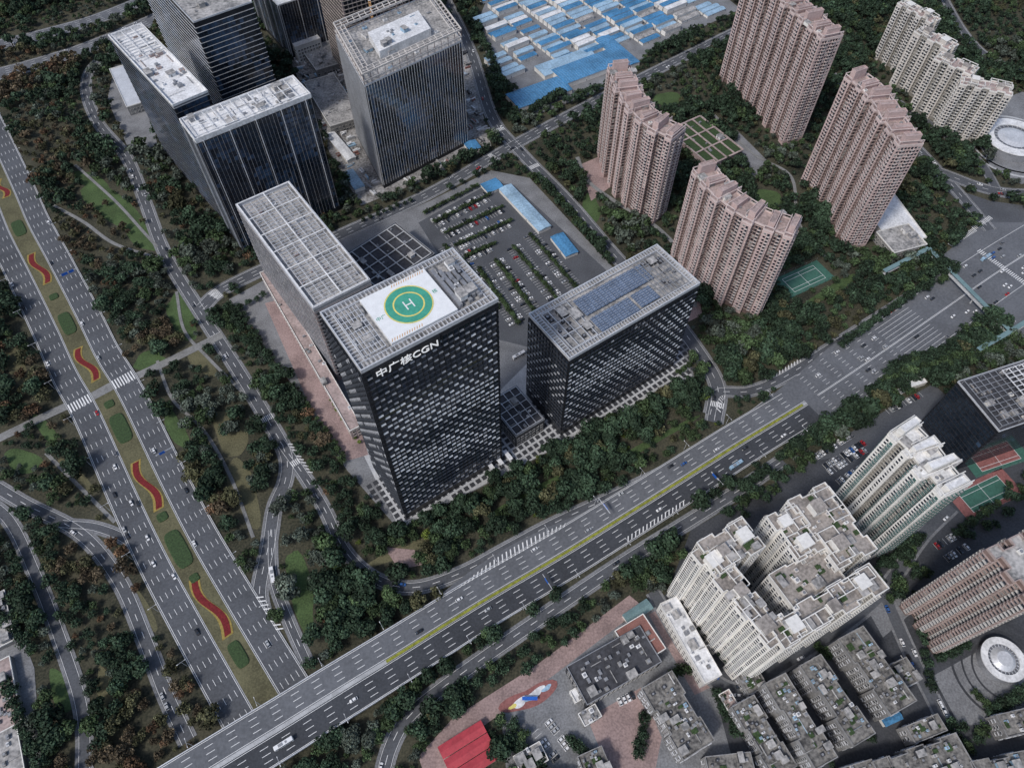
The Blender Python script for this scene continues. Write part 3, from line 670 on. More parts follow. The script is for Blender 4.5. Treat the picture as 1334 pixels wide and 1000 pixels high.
for i in range(-4,60):
    for j in range(-7,11):
        q=base+A*(i*5.0-6)+B*(j*5.0-6); c=np.array([*q,.24]); x,y=PX((*q,0))
        if 455<x<905 and 440<y<690 and not pip(P1_,np.array([q[0]]),np.array([q[1]]))[0]:
            y_lim=690-(x-520)*.515
            if (y<y_lim-3 if x>520 else y<620+(x-455)*1.05) and y>y_lim-78: pt.box(c-np.array([0,0,.1]),(*(A*3.3),0),(*(B*3.3),0),(0,0,.11))
structure('plaza_tiles',pt,K['paving_dark'])
# --- other towers
r5=rectpx((237,155),(254,183),(400,118),118); b5=building('office_tower','dark glass office block with white roof plant, behind the pergola slab','building',r5['poly'],116,S_glassv)
rim(b5,r5,115,119,.7,'roofwhite'); clutter(b5,r5['poly'],116,34,11,('roofwhite','greymetal','roofgrey'),1.3); lattice(b5,RP(r5,2,2,0),r5['a'],r5['b'],r5['w']-4,r5['d']-4,119,12,2,.5,.5,'roofwhite')
r6=rectpx((165,38),(225,138),(268,116),120); b6=building('office_tower','dark office wing with long white roof running away from the camera','building',r6['poly'],118,dict(S_bands,roof='roofwhite'))
rim(b6,r6,117,121,.7,'roofwhite'); clutter(b6,r6['poly'],118,34,12,('roofwhite','roofpink','greymetal'),1.4); lattice(b6,RP(r6,2,r6['d']*.6,0),r6['a'],r6['b'],r6['w']-4,r6['d']*.38,121,3,10,.5,.5,'roofwhite')
r7=rectpx((185,-70),(252,30),(325,0),135); b7=building('office_tower','dark tower with thin white floor bands at the top left','building',r7['poly'],135,S_bandw); clutter(b7,r7['poly'],135,20,13)
r8=rectpx((330,-40),(362,8),(432,-20),60); b8=building('office_building','grey glass building at the top edge, left of the crowned tower','building',r8['poly'],60,S_glassv)
r8b=rectpx((372,38),(385,62),(415,48),18); building('low_building','small white building in the gap left of the crowned tower','building',r8b['poly'],18,S_lowwhite)
r8c=rectpx((425,-75),(438,-30),(520,-70),120); b8c=building('unfinished_tower','unfinished tan concrete tower at the top edge behind the crowned glass tower','building',r8c['poly'],120,S_conc)
r9=rectpx((434,30),(472,97),(601,38),117,None,True); b9=building('office_tower','glass tower with vertical fins and open concrete crown frame','building',r9['poly'],106,S_fins)
for z in (110.,116.5): rim(b9,r9,z,z+.9,.9,'beigewall','crown_beam',.3)
mb=MB()
for s in np.linspace(0,r9['w']-.5,15):
    for t in (0,r9['d']-.6): rbox(mb,r9,s,s+.5,t,t+.6,106,116.4)
for t in np.linspace(0,r9['d']-.5,12):
    for s in (0,r9['w']-.6): rbox(mb,r9,s,s+.6,t,t+.5,106,116.45)
mb.build('crown_column',K['roofpink'],b9)
for oo,ww2,dd2,nu,nv,zz in ((RP(r9,0,0,0),r9['w'],8,16,2,116),(RP(r9,0,r9['d']-8,0),r9['w'],8,16,2,116),(RP(r9,0,8,0),8,r9['d']-16,2,12,115.8),(RP(r9,r9['w']-8,8,0),8,r9['d']-16,2,12,115.8)):
    lattice(b9,oo,r9['a'],r9['b'],ww2,dd2,zz,nu,nv,.7,.6,'beigewall','crown_frame')
mb=MB(); rbox(mb,r9,r9['w']*.25,r9['w']*.78,r9['d']*.3,r9['d']*.68,106,113); mb.build('roof_core',K['roofwhite'],RF(b9))
clutter(b9,r9['poly'],106,14,15,('roofwhite','bluelight','greymetal'),1.4)
clutter(b9,[RP(r9,r9['w']*.25,r9['d']*.3,0),RP(r9,r9['w']*.78,r9['d']*.3,0),RP(r9,r9['w']*.78,r9['d']*.68,0),RP(r9,r9['w']*.25,r9['d']*.68,0)],113,10,16,('greymetal','bluelight'))
# --- residential slabs with zigzag plan
def slab(pts,z,th,mod=7.,dep=2.2):
    P=[G(x,y,z)[:2] for x,y in pts]
    W=[2*P[0]-P[1]]+P+[2*P[-1]-P[-2]]; out=[]
    for i in range(1,len(W)-2):
        a,b,c,d=W[i-1:i+3]
        for k in range(12):
            t=k/12; out.append(.5*(2*b+(c-a)*t+(2*a-5*b+4*c-d)*t*t+(3*b-a-3*c+d)*t**3))
    out.append(P[-1]); Q=np.array(out); s=np.concatenate([[0],np.cumsum(np.linalg.norm(np.diff(Q,axis=0),axis=1))])
    n=max(3,int(round(s[-1]/mod))|1); us=np.linspace(0,s[-1],n+1); A=[];B=[]
    f=lambda u:np.array([np.interp(u,s,Q[:,0]),np.interp(u,s,Q[:,1])])
    def nr(u):
        t=f(min(u+1,s[-1]))-f(max(u-1,0)); t/=np.linalg.norm(t); return np.array([-t[1],t[0]])
    pat=(1.6,-.5,1.0,-.2)
    for i in range(n):
        e=dep*pat[i%4] if i not in (0,n-1) else dep*.7
        for u in (us[i]+.01,us[i+1]-.01): A.append(f(u)-nr(u)*(th/2+e)); B.append(f(u)+nr(u)*(th/2+e))
    return A+B[::-1]
def resid(label,pts,z,th,st,seed,mod=7.,dep=2.2,name='apartment_tower',n=16):
    P=ccw(slab(pts,z,th,mod,dep)); rt=building(name,label,'building',P,z,st)
    clutter(rt,P,z,n,seed,(st['roof'],'whitewall','greywall'),1.2)
    mb=MB(); n_=len(P); h=n_//2; fm='pinktrim' if st['wall']=='pinkwall' else 'whitewall'
    for i in range(0,h,3):
        p,q=P[i],P[n_-1-i]; d=q-p; L=np.linalg.norm(d)
        if L<3: continue
        d/=L; e=np.array([-d[1],d[0]])*.5; mb.box((*(p+d*.6),z+3.6+.01*(i%3)),(*(d*(L-1.2)),0),(*e,0),(0,0,.6))
        for s in (.8,L-1.2): mb.box((*(p+d*s),z),(*(d*.5),0),(*e,0),(0,0,3.6))
    for i,p,t,nn,L in edges(P):
        if L>4 and (i//2)%2==0: fbox(mb,p,t,nn,.1,L-.1,z+3.3+.005*i,z+3.9+.005*i,-.9,-.4); fbox(mb,p,t,nn,.1,.5,z,z+3.3,-.9,-.4); fbox(mb,p,t,nn,L-.5,L-.1,z,z+3.3,-.9,-.4)
    mb.build('roof_frame',K[fm],RF(rt))
    for i in range(0,h-1,2):
        p,p2_,q2,q=P[i],P[i+1],P[n_-2-i],P[n_-1-i]
        if (i//2)%2: continue
        c=(p+p2_+q+q2)/4; k=.62; m=MB(); hh=z+(4.5 if (i//4)%2 else 7.5); pl=[c+(v-c)*k for v in ccw([p,p2_,q2,q])]
        m.prism(pl,z+.01,hh,0,True,1)
        for ii,pp_,t,nn,L in edges(pl): fbox(m,pp_,t,nn,0,L,hh-.1,hh+.7+.004*ii,-.3,.1,0)
        m.build('penthouse',[K[st['wall']],K[st['roof']]],RF(rt))
    return rt
resid('tall pink apartment slab at the top edge of the photo',[(984,-36),(1016,-12),(1050,18),(1084,50)],108,19,S_pink,21)
resid('tall pink apartment slab on the right, above the tennis court',[(1112,98),(1140,122),(1166,160),(1186,190)],108,17,S_pink,22)
resid('curved pink apartment tower left of the garden ring building',[(806,88),(824,128),(850,158),(884,176)],90,18,S_pink,23)
resid('crescent-shaped pink apartment block nearest the solar-panel tower',[(916,220),(944,252),(985,280),(1038,300)],90,18,S_pink,24)
rg=rectpx((880,165),(925,215),(962,190),12); rb_=building('clubhouse','low clubhouse with planted roof garden between pink towers','building',rg['poly'],11,dict(S_low,wall='pinkwall',roof='hedge')); lattice(rb_,RP(rg,0,0,0),rg['a'],rg['b'],rg['w'],rg['d'],11.6,4,3,1.6,.6,'roofpink','roof_frame'); clutter(rb_,rg['poly'],11,8,30)
rr=rectpx((1140,255),(1160,318),(1200,300),8); x=building('low_building','low white flat-roofed hall beside the right pink slab','building',rr['poly'],8,S_lowwhite); clutter(x,rr['poly'],8,4,31)
def rectb(label,L,F_,R_,z,st,seed,n=14,name='apartment_block',base=False,H_=None,crown_=False,notch=True,dep=1.8,bay=7,garden=0,rect=None,shrink=1.):
    r=rect or rectpx(L,F_,R_,0 if base else z); z=H_ or z
    if shrink!=1: r=mkrect(r['o'],r['an'],r['w']*shrink,r['d'])
    P=r['poly']; o,a,b,w,d=r['o'],r['a'],r['b'],r['w'],r['d']
    if notch:
        P=[]
        def side(o,a,w,n):
            k=max(1,int(w/bay))|1; q=[]
            for i in range(k):
                e=0 if i%2==0 else dep
                q+=[o+a*(w*i/k)+n*e,o+a*(w*(i+1)/k)+n*e]
            return q
        P=side(o,a,w,b)+side(o+a*w,b,d,-a)+side(o+a*w+b*d,-a,w,-b)+side(o+b*d,-b,d,a)
        Q=[P[0]]
        for p in P[1:]:
            if np.linalg.norm(p-Q[-1])>.05: Q.append(p)
        if np.linalg.norm(Q[0]-Q[-1])<.05: Q=Q[:-1]
        P=Q
    rt=building(name,label,'building',P,z,st); old=st is S_old
    clutter(rt,r['poly'],z,n,seed,('greywall','roofold','roofdark','roofgrey','bluelight','roofwhite') if old else ('whitewall','roofgrey','rooftan','beigewall'),.8 if old else 1.)
    if crown_:
        for i in range(2):
            s=w*(.05 if i==0 else .55); t=d*(.05 if i==0 else .5); ww_=w*.4; dd_=d*.42
            lattice(rt,RP(r,s,t,0),r['a'],r['b'],ww_,dd_,z+3.2+.05*i,max(1,int(ww_/6)),max(1,int(dd_/6)),.45,.5,'whitewall','roof_frame',3.2)
        rd=random.Random(seed); nn=max(2,int(max(w,d)/20))
        for i in range(nn):
            m=MB(); f=(i+.5)/nn; s0,t0=(w*f,d*rd.uniform(.3,.6)) if w>d else (w*rd.uniform(.3,.6),d*f); hh=rd.choice((3.5,5,6)); q=rd.uniform(5,7.5)
            rbox(m,r,max(1,s0-q/2),min(w-1,s0+q/2),max(1,t0-q/2),min(d-1,t0+q/2),z+.01,z+hh,0); rbox(m,r,max(.7,s0-q/2-.4),min(w-.7,s0+q/2+.4),max(.7,t0-q/2-.4),min(d-.7,t0+q/2+.4),z+hh,z+hh+.5,1)
            m.build('penthouse',[K[st['wall']],K[rd.choice(('whitewall','rooftan','courtred' if seed==40 else 'rooftan'))]],RF(rt))
    for i in range(garden):
        rd=random.Random(seed*9+i); m=MB(); s=rd.uniform(2,w-5);t=rd.uniform(2,d-5); rbox(m,r,s,min(w-1,s+rd.uniform(1.5,4)),t,min(d-1,t+rd.uniform(1.5,4)),z+.05,z+rd.uniform(.5,1.3)); m.build('roof_planter',K['hedge'],RF(rt))
    return rt
for i,(px,py,w_,d_,ag,nm) in enumerate(((1190,18,44,15,-60,'farthest'),(1212,54,40,17,-56,'second farthest'),(1240,88,38,17,-46,'third farthest'),(1284,118,46,18,-24,'nearest'))):
    c=G(px,py,60-2*i)[:2]; an0=math.radians(ag); A=np.array([math.cos(an0),math.sin(an0)]); rc_=mkrect(c-A*w_/2,an0,w_,d_)
    rectb('beige stepped apartment block at the top right, %s of four'%nm,None,None,None,60-2*i,S_beige,250+i,8,crown_=True,dep=3,bay=7,rect=rc_)
Z=75
rectb('white apartment wing with stacked balconies facing the pink pavement',(898,722),(1003,846),(1030,826),Z,S_white,41,16,crown_=True,dep=2.4,bay=9,garden=6)
rectb('white apartment head block with red roof rooms at the near-left corner',(905,708),(938,748),(1000,716),Z+3,S_white,40,12,crown_=True,dep=2.4,bay=8,garden=5)
rectb('white apartment wing along the near side of the courtyard',(1000,808),(1022,846),(1146,752),Z+1,S_white,42,20,crown_=True,dep=2.4,bay=9,garden=9)
rectb('white apartment block on the far right side of the courtyard',(1030,650),(1092,742),(1140,712),Z,S_white,43,18,crown_=True,dep=2.4,bay=9,garden=8)
rectb('white apartment wing at the back of the courtyard, partly hidden',(1000,672),(1040,732),(1075,712),Z-1,S_white,44,8,crown_=True,dep=2.4,bay=9,garden=4)
rectb('white apartment infill block in the middle of the courtyard roofs',(1002,748),(1036,796),(1100,752),70,S_white,45,14,garden=9,dep=1.2,bay=12)
resid('tall white apartment tower with teal balconies, right of the main road',[(1172,556),(1195,578),(1220,610),(1246,640)],95,17,S_teal,46,8,3.6)
hb=rectb('brown and pale striped high-rise at the right edge',(1170,790),(1215,852),(1325,800),0,S_brown,47,20,'apartment_tower',True,100,dep=4,bay=7)
dk=rectb('black office block with gridded roof at the right edge',(1205,548),(1245,612),(1345,560),0,S_darkoff,48,30,'office_building',True,54,notch=False)
rdk=rectpx((1205,548),(1245,612),(1345,560),0); lattice(dk,RP(rdk,2,2,0),rdk['a'],rdk['b'],rdk['w']-4,rdk['d']-4,57,14,10,.35,.5,'greymetal','roof_frame',3); lattice(dk,RP(rdk,rdk['w']*.4,rdk['d']*.4,0),rdk['a'],rdk['b'],rdk['w']*.5,rdk['d']*.5,59,7,6,.5,.5,'roofwhite','roof_frame',3)
for i,(lb,L,F_,R_,z) in enumerate((
 ('old grey apartment block, leftmost of the stained row at bottom right',(990,893),(1062,1002),(1098,985),21),
 ('old grey apartment block second in the stained row',(1040,868),(1112,972),(1146,952),22),
 ('old grey apartment block third in the row, under the teal balcony tower',(1092,832),(1160,932),(1200,908),21),
 ('long narrow grey roofed block below the white courtyard apartments',(950,922),(1008,1015),(1045,995),15),
 ('old grey block with cluttered roof at the bottom edge',(838,895),(890,990),(930,962),18),
 ('low grey block at the bottom edge with white roof sheds',(1140,990),(1160,1040),(1262,985),16),
 ('low grey block cut by the bottom right corner',(1270,990),(1290,1050),(1400,1000),16),
 ('small grey house beside the round court',(1150,870),(1170,900),(1200,885),10),
 ('grey block at the bottom edge right of the cluttered roof block',(920,985),(930,1040),(990,1030),12),
 ('small grey block wedged left of the stained row',(960,880),(975,905),(1000,893),9),
 ('narrow grey block on the lane below the stained row',(1180,945),(1192,968),(1232,948),12),
 ('grey block right of the round court',(1300,930),(1312,960),(1380,930),12),
 ('grey block at the bottom edge below the leftmost stained block',(1095,1000),(1105,1030),(1145,1010),14),
 ('grey block at the bottom edge left of the red court',(752,985),(768,1025),(800,1010),9))):
    rectb(lb,L,F_,R_,z,S_old,60+i,34 if z>14 else 12,notch=z>14,garden=6,shrink=.84 if i<4 else 1,bay=13,dep=1.6)
for li,(lb,L,F_,R_,z,stl,n) in enumerate((
 ('dark flat roofed school building with black roof plant',(738,868),(765,918),(862,862),13,S_lowdark,30),
 ('red brick roofed hall joined to the dark school roof',(800,822),(830,868),(868,845),12,dict(S_low,roof='redbrick'),6),
 ('long narrow white roofed building beside the white apartments',(862,785),(918,890),(940,878),14,S_lowwhite,14),
 ('grey office beside the tower with round ring at the right edge',(1150,300),(1165,330),(1200,310),9,S_low,5),
 ('grey low block at the left bottom edge, upper one',(-40,790),(-15,850),(20,838),4.5,S_low,12),
 ('pink low block at the left bottom edge, lower one',(-40,880),(-10,960),(30,945),4.5,dict(S_low,roof='roofpink'),16),
 ('low block at the bottom left corner',(-40,975),(-10,1060),(40,1040),4.5,dict(S_low,roof='roofgrey'),12),
 ('low grey annex behind the construction tower',(405,105),(430,165),(470,150),10,dict(S_low,roof='roofgrey'),18),
 ('unfinished concrete slab left of the glass tower with fins',(395,60),(412,92),(450,78),8,S_low,12),
 ('small white gatehouse on the red court',(742,900),(750,915),(775,900),5,S_lowwhite,2),
 ('flat roofed grey house at the bottom between yards',(668,985),(680,1010),(715,990),6,S_low,5),
 ('low white kiosk beside the forecourt rows',(1180,495),(1186,505),(1205,495),4,S_lowwhite,1),
 ('grey two storey house right of the playground',(752,930),(762,946),(785,934),7,S_low,5),
 ('low pink hall between the white wing and the old blocks',(935,905),(948,925),(962,918),7,dict(S_low,roof='roofpink'),3),
 ('striped entrance hall beside the dark office wing',(145,90),(165,140),(190,132),10,dict(S_low,roof='lightmetal'),0))):
    r=rectpx(L,F_,R_,z); x=building('low_building',lb,'building',r['poly'],z,stl)
    if n: clutter(x,r['poly'],z,n,li+90)
def shed(r,z,label,roofm,group=None,wallm='whitewall',name='site_shed'):
    c=np.mean(r['poly'],0); rt=empty(name,(c[0],c[1],0),label,'shed',group); w,d=r['w'],r['d']
    m=MB(); rbox(m,r,0,w,0,d,0,z-1); m.build('wall',K[wallm],rt)
    g=MB(); along=w>=d; e=.4
    if along: V=[RP(r,-e,-e,z-1),RP(r,w+e,-e,z-1),RP(r,w+e,d/2,z),RP(r,-e,d/2,z),RP(r,-e,d+e,z-1),RP(r,w+e,d+e,z-1)]
    else: V=[RP(r,-e,d+e,z-1),RP(r,-e,-e,z-1),RP(r,w/2,-e,z),RP(r,w/2,d+e,z),RP(r,w+e,d+e,z-1),RP(r,w+e,-e,z-1)]
    g.add(V,[(0,1,2,3),(3,2,5,4),(0,3,4),(1,5,2)])
    if max(w,d)>36:
        n=int(max(w,d)/3)
        for i in range(1,n):
            for lo,hi in ((0,.5),(1,.5)):
                if along: s=w*i/n; p0=np.array(RP(r,s,d*lo,z-.96));p1=np.array(RP(r,s,d*hi,z+.04)); q=np.array([*(r['a']*.2),0])
                else: s=d*i/n; p0=np.array(RP(r,w*lo,s,z-.96));p1=np.array(RP(r,w*hi,s,z+.04)); q=np.array([*(r['b']*.2),0])
                g.add([p0,p1,p1+q,p0+q],[(0,1,2,3)],1)
    g.build('roof',[K[roofm],K['bluelight' if 'blue' in roofm else 'lightmetal']],rt); dm=MB()
    if along: rbox(dm,r,w*.3,w*.3+1,-.06,0,.02,2.1)
    else: rbox(dm,r,-.06,0,d*.3,d*.3+1,.02,2.1)
    dm.build('door',K['greymetal'],rt); mask_poly(r['poly'],1.5); return rt
A0=r1['a'];B0=r1['b']; SY=np.array([G(*p)[:2] for p in [(628,30),(655,-40),(895,-40),(955,10),(845,60),(815,62),(742,80),(700,60),(680,100),(652,95)]])
o0=G(640,90)[:2]; cand=[]
for i in range(-6,18):
    for j in range(-8,34):
        q=o0+A0*(i*33)+B0*(j*8.4-60); cc=q+A0*15+B0*3
        if pip(SY,np.array([cc[0]]),np.array([cc[1]]))[0] and random.random()<.9: cand.append((q,i,j))
for q,i,j in cand:
    r=mkrect(q,r1['an'],29.5+random.uniform(-9,1),6.8)
    k=random.random(); mm='bluelight' if k<.42 else 'blueroof' if k<.76 else 'roofwhite' if k<.92 else 'roofgrey'
    shed(r,random.choice((4,6.5)),{'blueroof':'bright blue roofed site cabin in the rows at the top','bluelight':'pale blue roofed site cabin in the rows at the top','roofwhite':'white roofed site cabin in the rows at the top','roofgrey':'grey roofed site cabin in the rows at the top'}[mm],mm,'site cabins in rows')
for lb,L,F_,R_,z,mm in (('long bright blue roofed hall along the near edge of the cabin yard',(664,120),(676,140),(738,108),6,'blueroof'),
  ('bright blue roofed hall turning the corner of the cabin yard',(724,88),(738,108),(812,66),7,'blueroof'),('blue roofed hall on the right of the cabin yard',(782,48),(815,86),(832,78),6,'blueroof'),('second blue roofed hall inside the cabin yard corner',(700,84),(710,98),(770,66),6,'bluelight'),
  ('long pale blue roofed building beside the car park',(662,240),(702,300),(716,291),5,'bluelight'),('short blue roofed building at the near end of the car park',(722,306),(737,333),(752,325),4.5,'blueroof'),
  ('small blue shed at the far corner of the car park',(628,238),(636,250),(654,240),4,'blueroof'),('small blue shed beside the fin tower',(606,185),(612,196),(626,190),4,'blueroof'),
  ('small blue tarpaulin roofed hut among the old blocks',(1150,935),(1155,945),(1175,932),5,'blueroof'),('teal roofed hut beside the pink pavement',(812,800),(820,812),(850,790),5,'skygreen'),
  ('long white roofed site shed left of the fin tower',(436,170),(452,208),(462,202),5,'roofwhite'),('pale blue roofed site shed by the dark glass block',(452,222),(462,246),(474,240),5,'bluelight')):
    shed(rectpx(L,F_,R_,z),z,lb,mm,name='shed')
rr_=rectpx((566,972),(594,1022),(652,990),6,30)
for i in range(3):
    dd=rr_['d']/3; r=mkrect(rr_['o']+rr_['b']*dd*i,rr_['an'],rr_['w'],dd-1.2)
    shed(r,6,'red ribbed roof shed at the bottom edge, %s of three'%('nearest','middle','farthest')[i],'redroof',name='shed')
def court(L,F_,R_,m1,m2,label,name='tennis_court'):
    r=rectpx(L,F_,R_,.3); c=np.mean(r['poly'],0); rt=empty(name,(c[0],c[1],0),label,'sports court'); w,d=r['w'],r['d']
    m=MB(); rbox(m,r,0,w,0,d,.0,.3); m.build('surround',K[m2],rt); m=MB(); rbox(m,r,w*.15,w*.85,d*.15,d*.85,.2,.34); m.build('playing_surface',K[m1],rt)
    m=MB()
    for s in (.15,.5,.85): rbox(m,r,w*s-.12,w*s+.12,d*.15,d*.85,.3,.37)
    for t in (.15,.3,.7,.85): rbox(m,r,w*.15,w*.85,d*t-.12,d*t+.12,.3,.366)
    m.build('line_marking',K['paint'],rt); m=MB()
    for i in range(9):
        for t in (0,d): rbox(m,r,w*i/8-.06,w*i/8+.06,t-.06,t+.06,.1,3.2)
    for t in (0,d): rbox(m,r,0,w,t-.03,t+.03,3.1,3.2)
    m.build('fence_post',K['greymetal'],rt); mask_poly(r['poly'],3)
court((1012,362),(1030,388),(1078,352),'court','court','green tennis court between the pink apartment towers')
court((1238,640),(1262,678),(1322,628),'court','courtred','green and red court beside the black office block')
court((1255,592),(1272,622),(1334,585),'courtred','court','red court behind the striped high-rise')
def sheet(px,py,rx,ry,ang,z,sd):
    r=random.Random(sd); n=26; ph=[r.uniform(0,6.3) for _ in range(2)]; V=[]; ca,sa=math.cos(math.radians(ang)),math.sin(math.radians(ang))
    for i in range(n):
        t=2*math.pi*i/n; k=1+.22*math.sin(2*t+ph[0])+.12*math.sin(3*t+ph[1]); x,y=rx*k*math.cos(t),ry*k*math.sin(t); q=G(px+x*ca-y*sa,py+x*sa+y*ca); V.append((q[0],q[1],z))
    return V
c=G(690,908); pg=empty('playground',(c[0],c[1],0),'playground with red rubber floor and pale swirls beside the pink pavement','playground')
m=MB(); m.add(sheet(690,908,34,15,-25,.34,3),[tuple(range(26))]); m.build('rubber_floor',K['courtred'],pg)
for i,(x,y,rx,ry,mm) in enumerate(((678,914,12,5,'roofwhite'),(697,903,14,5,'roofwhite'),(712,896,7,3,'bluelight'),(668,920,5,3,'yellowpaint'),(690,910,6,3,'bluelight'))):
    m=MB(); m.add(sheet(x,y,rx,ry,-30,.37+.012*i,10+i),[tuple(range(26))]); m.build('swirl_marking',K[mm],pg)
m=MB()
for dx in (-4,0,4): m.cyl((c[0]+dx,c[1]-1,.3),.15,.15,2.5,6)
m.box((c[0]-4.5,c[1]-2,2.7),(9,0,0),(0,2,0),(0,0,.15)); m.build('play_frame',K['signblue'],pg)
mask_poly([(c[0]-20,c[1]-12),(c[0]+20,c[1]-12),(c[0]+20,c[1]+12),(c[0]-20,c[1]+12)])
def ring_b(px,z,r0,r1_,label,domed=False):
    c=G(*px,z); rt=empty('round_pavilion',(c[0],c[1],0),label,'building'); m=MB(); m.cyl((c[0],c[1],0),r1_-1,r1_-1,z-1,40,0); m.build('wall',K['greymetal'],rt)
    m=MB(); n=40
    for a,b,h,hh in ((r0,r1_,z-.8,z),):
        V=[]
        for R_,zz in ((a,hh),(b,hh),(b,h),(a,h)): V+=[(c[0]+R_*math.cos(2*math.pi*i/n),c[1]+R_*math.sin(2*math.pi*i/n),zz) for i in range(n)]
        m.add(V,[(k*n+i,k*n+(i+1)%n,((k+1)%4)*n+(i+1)%n,((k+1)%4)*n+i) for k in range(4) for i in range(n)])
    m.build('ring_roof',K['roofwhite'],rt); m=MB()
    m.cyl((c[0],c[1],z-.9),r0*.8,r0*.5,1.2 if not domed else 2.2,40); m.build('centre_roof',K['lightmetal'],rt)
    m=MB(); m.ring(c,r0*.84,r0*.95,z-.7,40); m.build('inner_gutter',K['midmetal'],rt)
    m=MB()
    for i in range(24):
        t=2*math.pi*i/24; m.box((c[0]+r0*.8*math.cos(t),c[1]+r0*.8*math.sin(t),z-.5),(r0*.25*math.cos(t),r0*.25*math.sin(t),0),(-.3*math.sin(t),.3*math.cos(t),0),(0,0,.3))
    m.build('roof_rib',K['lightmetal'],rt); mask_poly([(c[0]+(r1_)*math.cos(q),c[1]+r1_*math.sin(q)) for q in np.linspace(0,6.2,16)],4)
ring_b((1322,178),9,19,29,'round building with white ring roof at the right edge'); ring_b((1308,858),8,9,13,'round glazed canopy pavilion below the striped high-rise',True)
def bridge(pts,label):
    W=[(x,y,7) for x,y in pts]; c=G(*W[len(W)//2]); rt=empty('footbridge',(c[0],c[1],0),label,'footbridge'); m=MB(); cn=MB(); ps=MB()
    for si in range(len(W)-1):
        p=Path(W[si:si+2],straight=True); e=.012*si
        p.strip(m,-2,2,e,0,th=.8); p.strip(cn,-1.9,1.9,3+e,0,0,None,th=.25)
        for u in np.arange(2,p.len-1,9):
            for t in (-1.8,1.8): q=p.at(u,t); ps.cyl((q[0],q[1],7),.15,.15,2.8,6)
        for u in np.arange(2,p.len,28): q=p.at(u); ps.cyl((q[0],q[1],0),.7,.7,6.3,8)
    m.build('deck',K['paving_light'],rt); cn.build('canopy',K['skygreen'],rt); ps.build('support_post',K['kerb'],rt)
bridge([(1150,356),(1208,326),(1314,434)],'covered grey-green footbridge bent across the wide road junction'); bridge([(1272,458),(1314,434),(1356,408)],'short covered footbridge arm at the right edge')
print('buildings',time.time()-T0)
# ---------------------------------------------------------------- trees
def crown_t(seed,nl,brt=1.):
    r=np.random.default_rng(seed); nlobe=r.integers(5,8); cs=[(0,0,1.25,.60)]
    for i in range(nlobe):
        a=2*math.pi*i/nlobe+r.uniform(-.5,.5); q=r.uniform(.35,.72); cs.append((q*math.cos(a),q*math.sin(a),r.uniform(.75,1.4),r.uniform(.28,.5)))
    m=MB()
    for x,y,z,R_ in cs:
        k=R_*.72; V=np.array([(x+k,y,z),(x,y+k,z),(x-k,y,z),(x,y-k,z),(x,y,z+k*.9),(x,y,z-k*.7)])
        L=[0,1,4,1,2,4,2,3,4,3,0,4,1,0,5,2,1,5,3,2,5,0,3,5]; m.raw(V,L,[3]*8,[0]*8,np.full((6,3),.3))  # core tinted dark as shade inside the crown
    w=np.array([c[3]**2 for c in cs]); ids=r.choice(len(cs),nl,p=w/w.sum()); V=[];C=[]
    lb=r.uniform(.65,1.35,len(cs))
    for i in ids:
        x,y,z,R_=cs[i]; d=r.normal(size=3); d[2]=abs(d[2])*1.0-.15; d/=np.linalg.norm(d); c=np.array([x,y,z])+d*R_*r.uniform(.8,1.12)*np.array([1,1,.85])
        nn=d+r.normal(size=3)*.55; nn/=np.linalg.norm(nn); t=np.cross(nn,r.normal(size=3)); t/=np.linalg.norm(t); u=np.cross(nn,t); s=r.uniform(.055,.12)*(1 if nl>250 else 1.4)
        V+=[c-t*s-u*s*.7,c+t*s-u*s*.7,c+t*s*.7+u*s,c-t*s*.8+u*s*.8]; br=lb[i]*r.uniform(.65,1.35)*(.45+.7*max(0,min(1,(c[2]-.6)/1.1))); C+=[[br,br,br]]*4  # shade put into leaf tint, darker low in the crown
    m.raw(V,np.arange(4*nl),[4]*nl,[0]*nl,np.array(C)*brt); return m
def trunk_mb():
    m=MB(); m.cyl((0,0,-.02),.085,.05,1.0,6)
    for i in range(4):
        a=i*1.6; V=[];n=4
        for k in range(2):
            cx,cz=(.03,.6) if k==0 else (.5,1.1); rr=.035 if k==0 else .015
            for j in range(n): t=2*math.pi*j/n; V.append(((cx)*math.cos(a)+rr*math.cos(t),(cx)*math.sin(a)+rr*math.sin(t),cz))
        m.add(V,[(j,(j+1)%n,(j+1)%n+n,j+n) for j in range(n)])
    return m
tints=dict(dark=(.031,.053,.031),mid=(.049,.077,.034),grey=(.080,.098,.077),olive=(.074,.074,.038),bronze=(.098,.076,.048),yellow=(.11,.145,.03),rust=(.118,.072,.042))
HI=[crown_t(s,600) for s in range(6)]; MID=[crown_t(100+s,270).arr() for s in range(6)]; LOW=[crown_t(200+s,125).arr() for s in range(6)]
sp=6.6; trees=[]
def low(x,y): return math.sin(x*.021+1.3)*math.cos(y*.026-.7)+.6*math.sin(x*.05-y*.043)+.4*math.sin(x*.11+y*.09)
LC=[(Q,PX((*Q.mean(0),0))[0]) for Q in LAWN]
for ix in range(int(-760/sp),int(880/sp)):
    for iy in range(int(-20/sp),int(1050/sp)):
        x=(ix+random.uniform(.0,1.))*sp; y=(iy+random.uniform(.0,1.))*sp
        px,py=PX((x,y,5))
        if not(-50<px<1384 and -50<py<1045) or masked(x,y): continue
        skip=.06+(.12+.12*low(x,y) if px<440 else .01)
        if random.random()<skip: continue
        if random.random()<.93 and any(abs(px-lx)<130 and pip(Q,np.array([x]),np.array([y]))[0] for Q,lx in LC): continue
        trees.append((x,y,px,py))
extra=[]
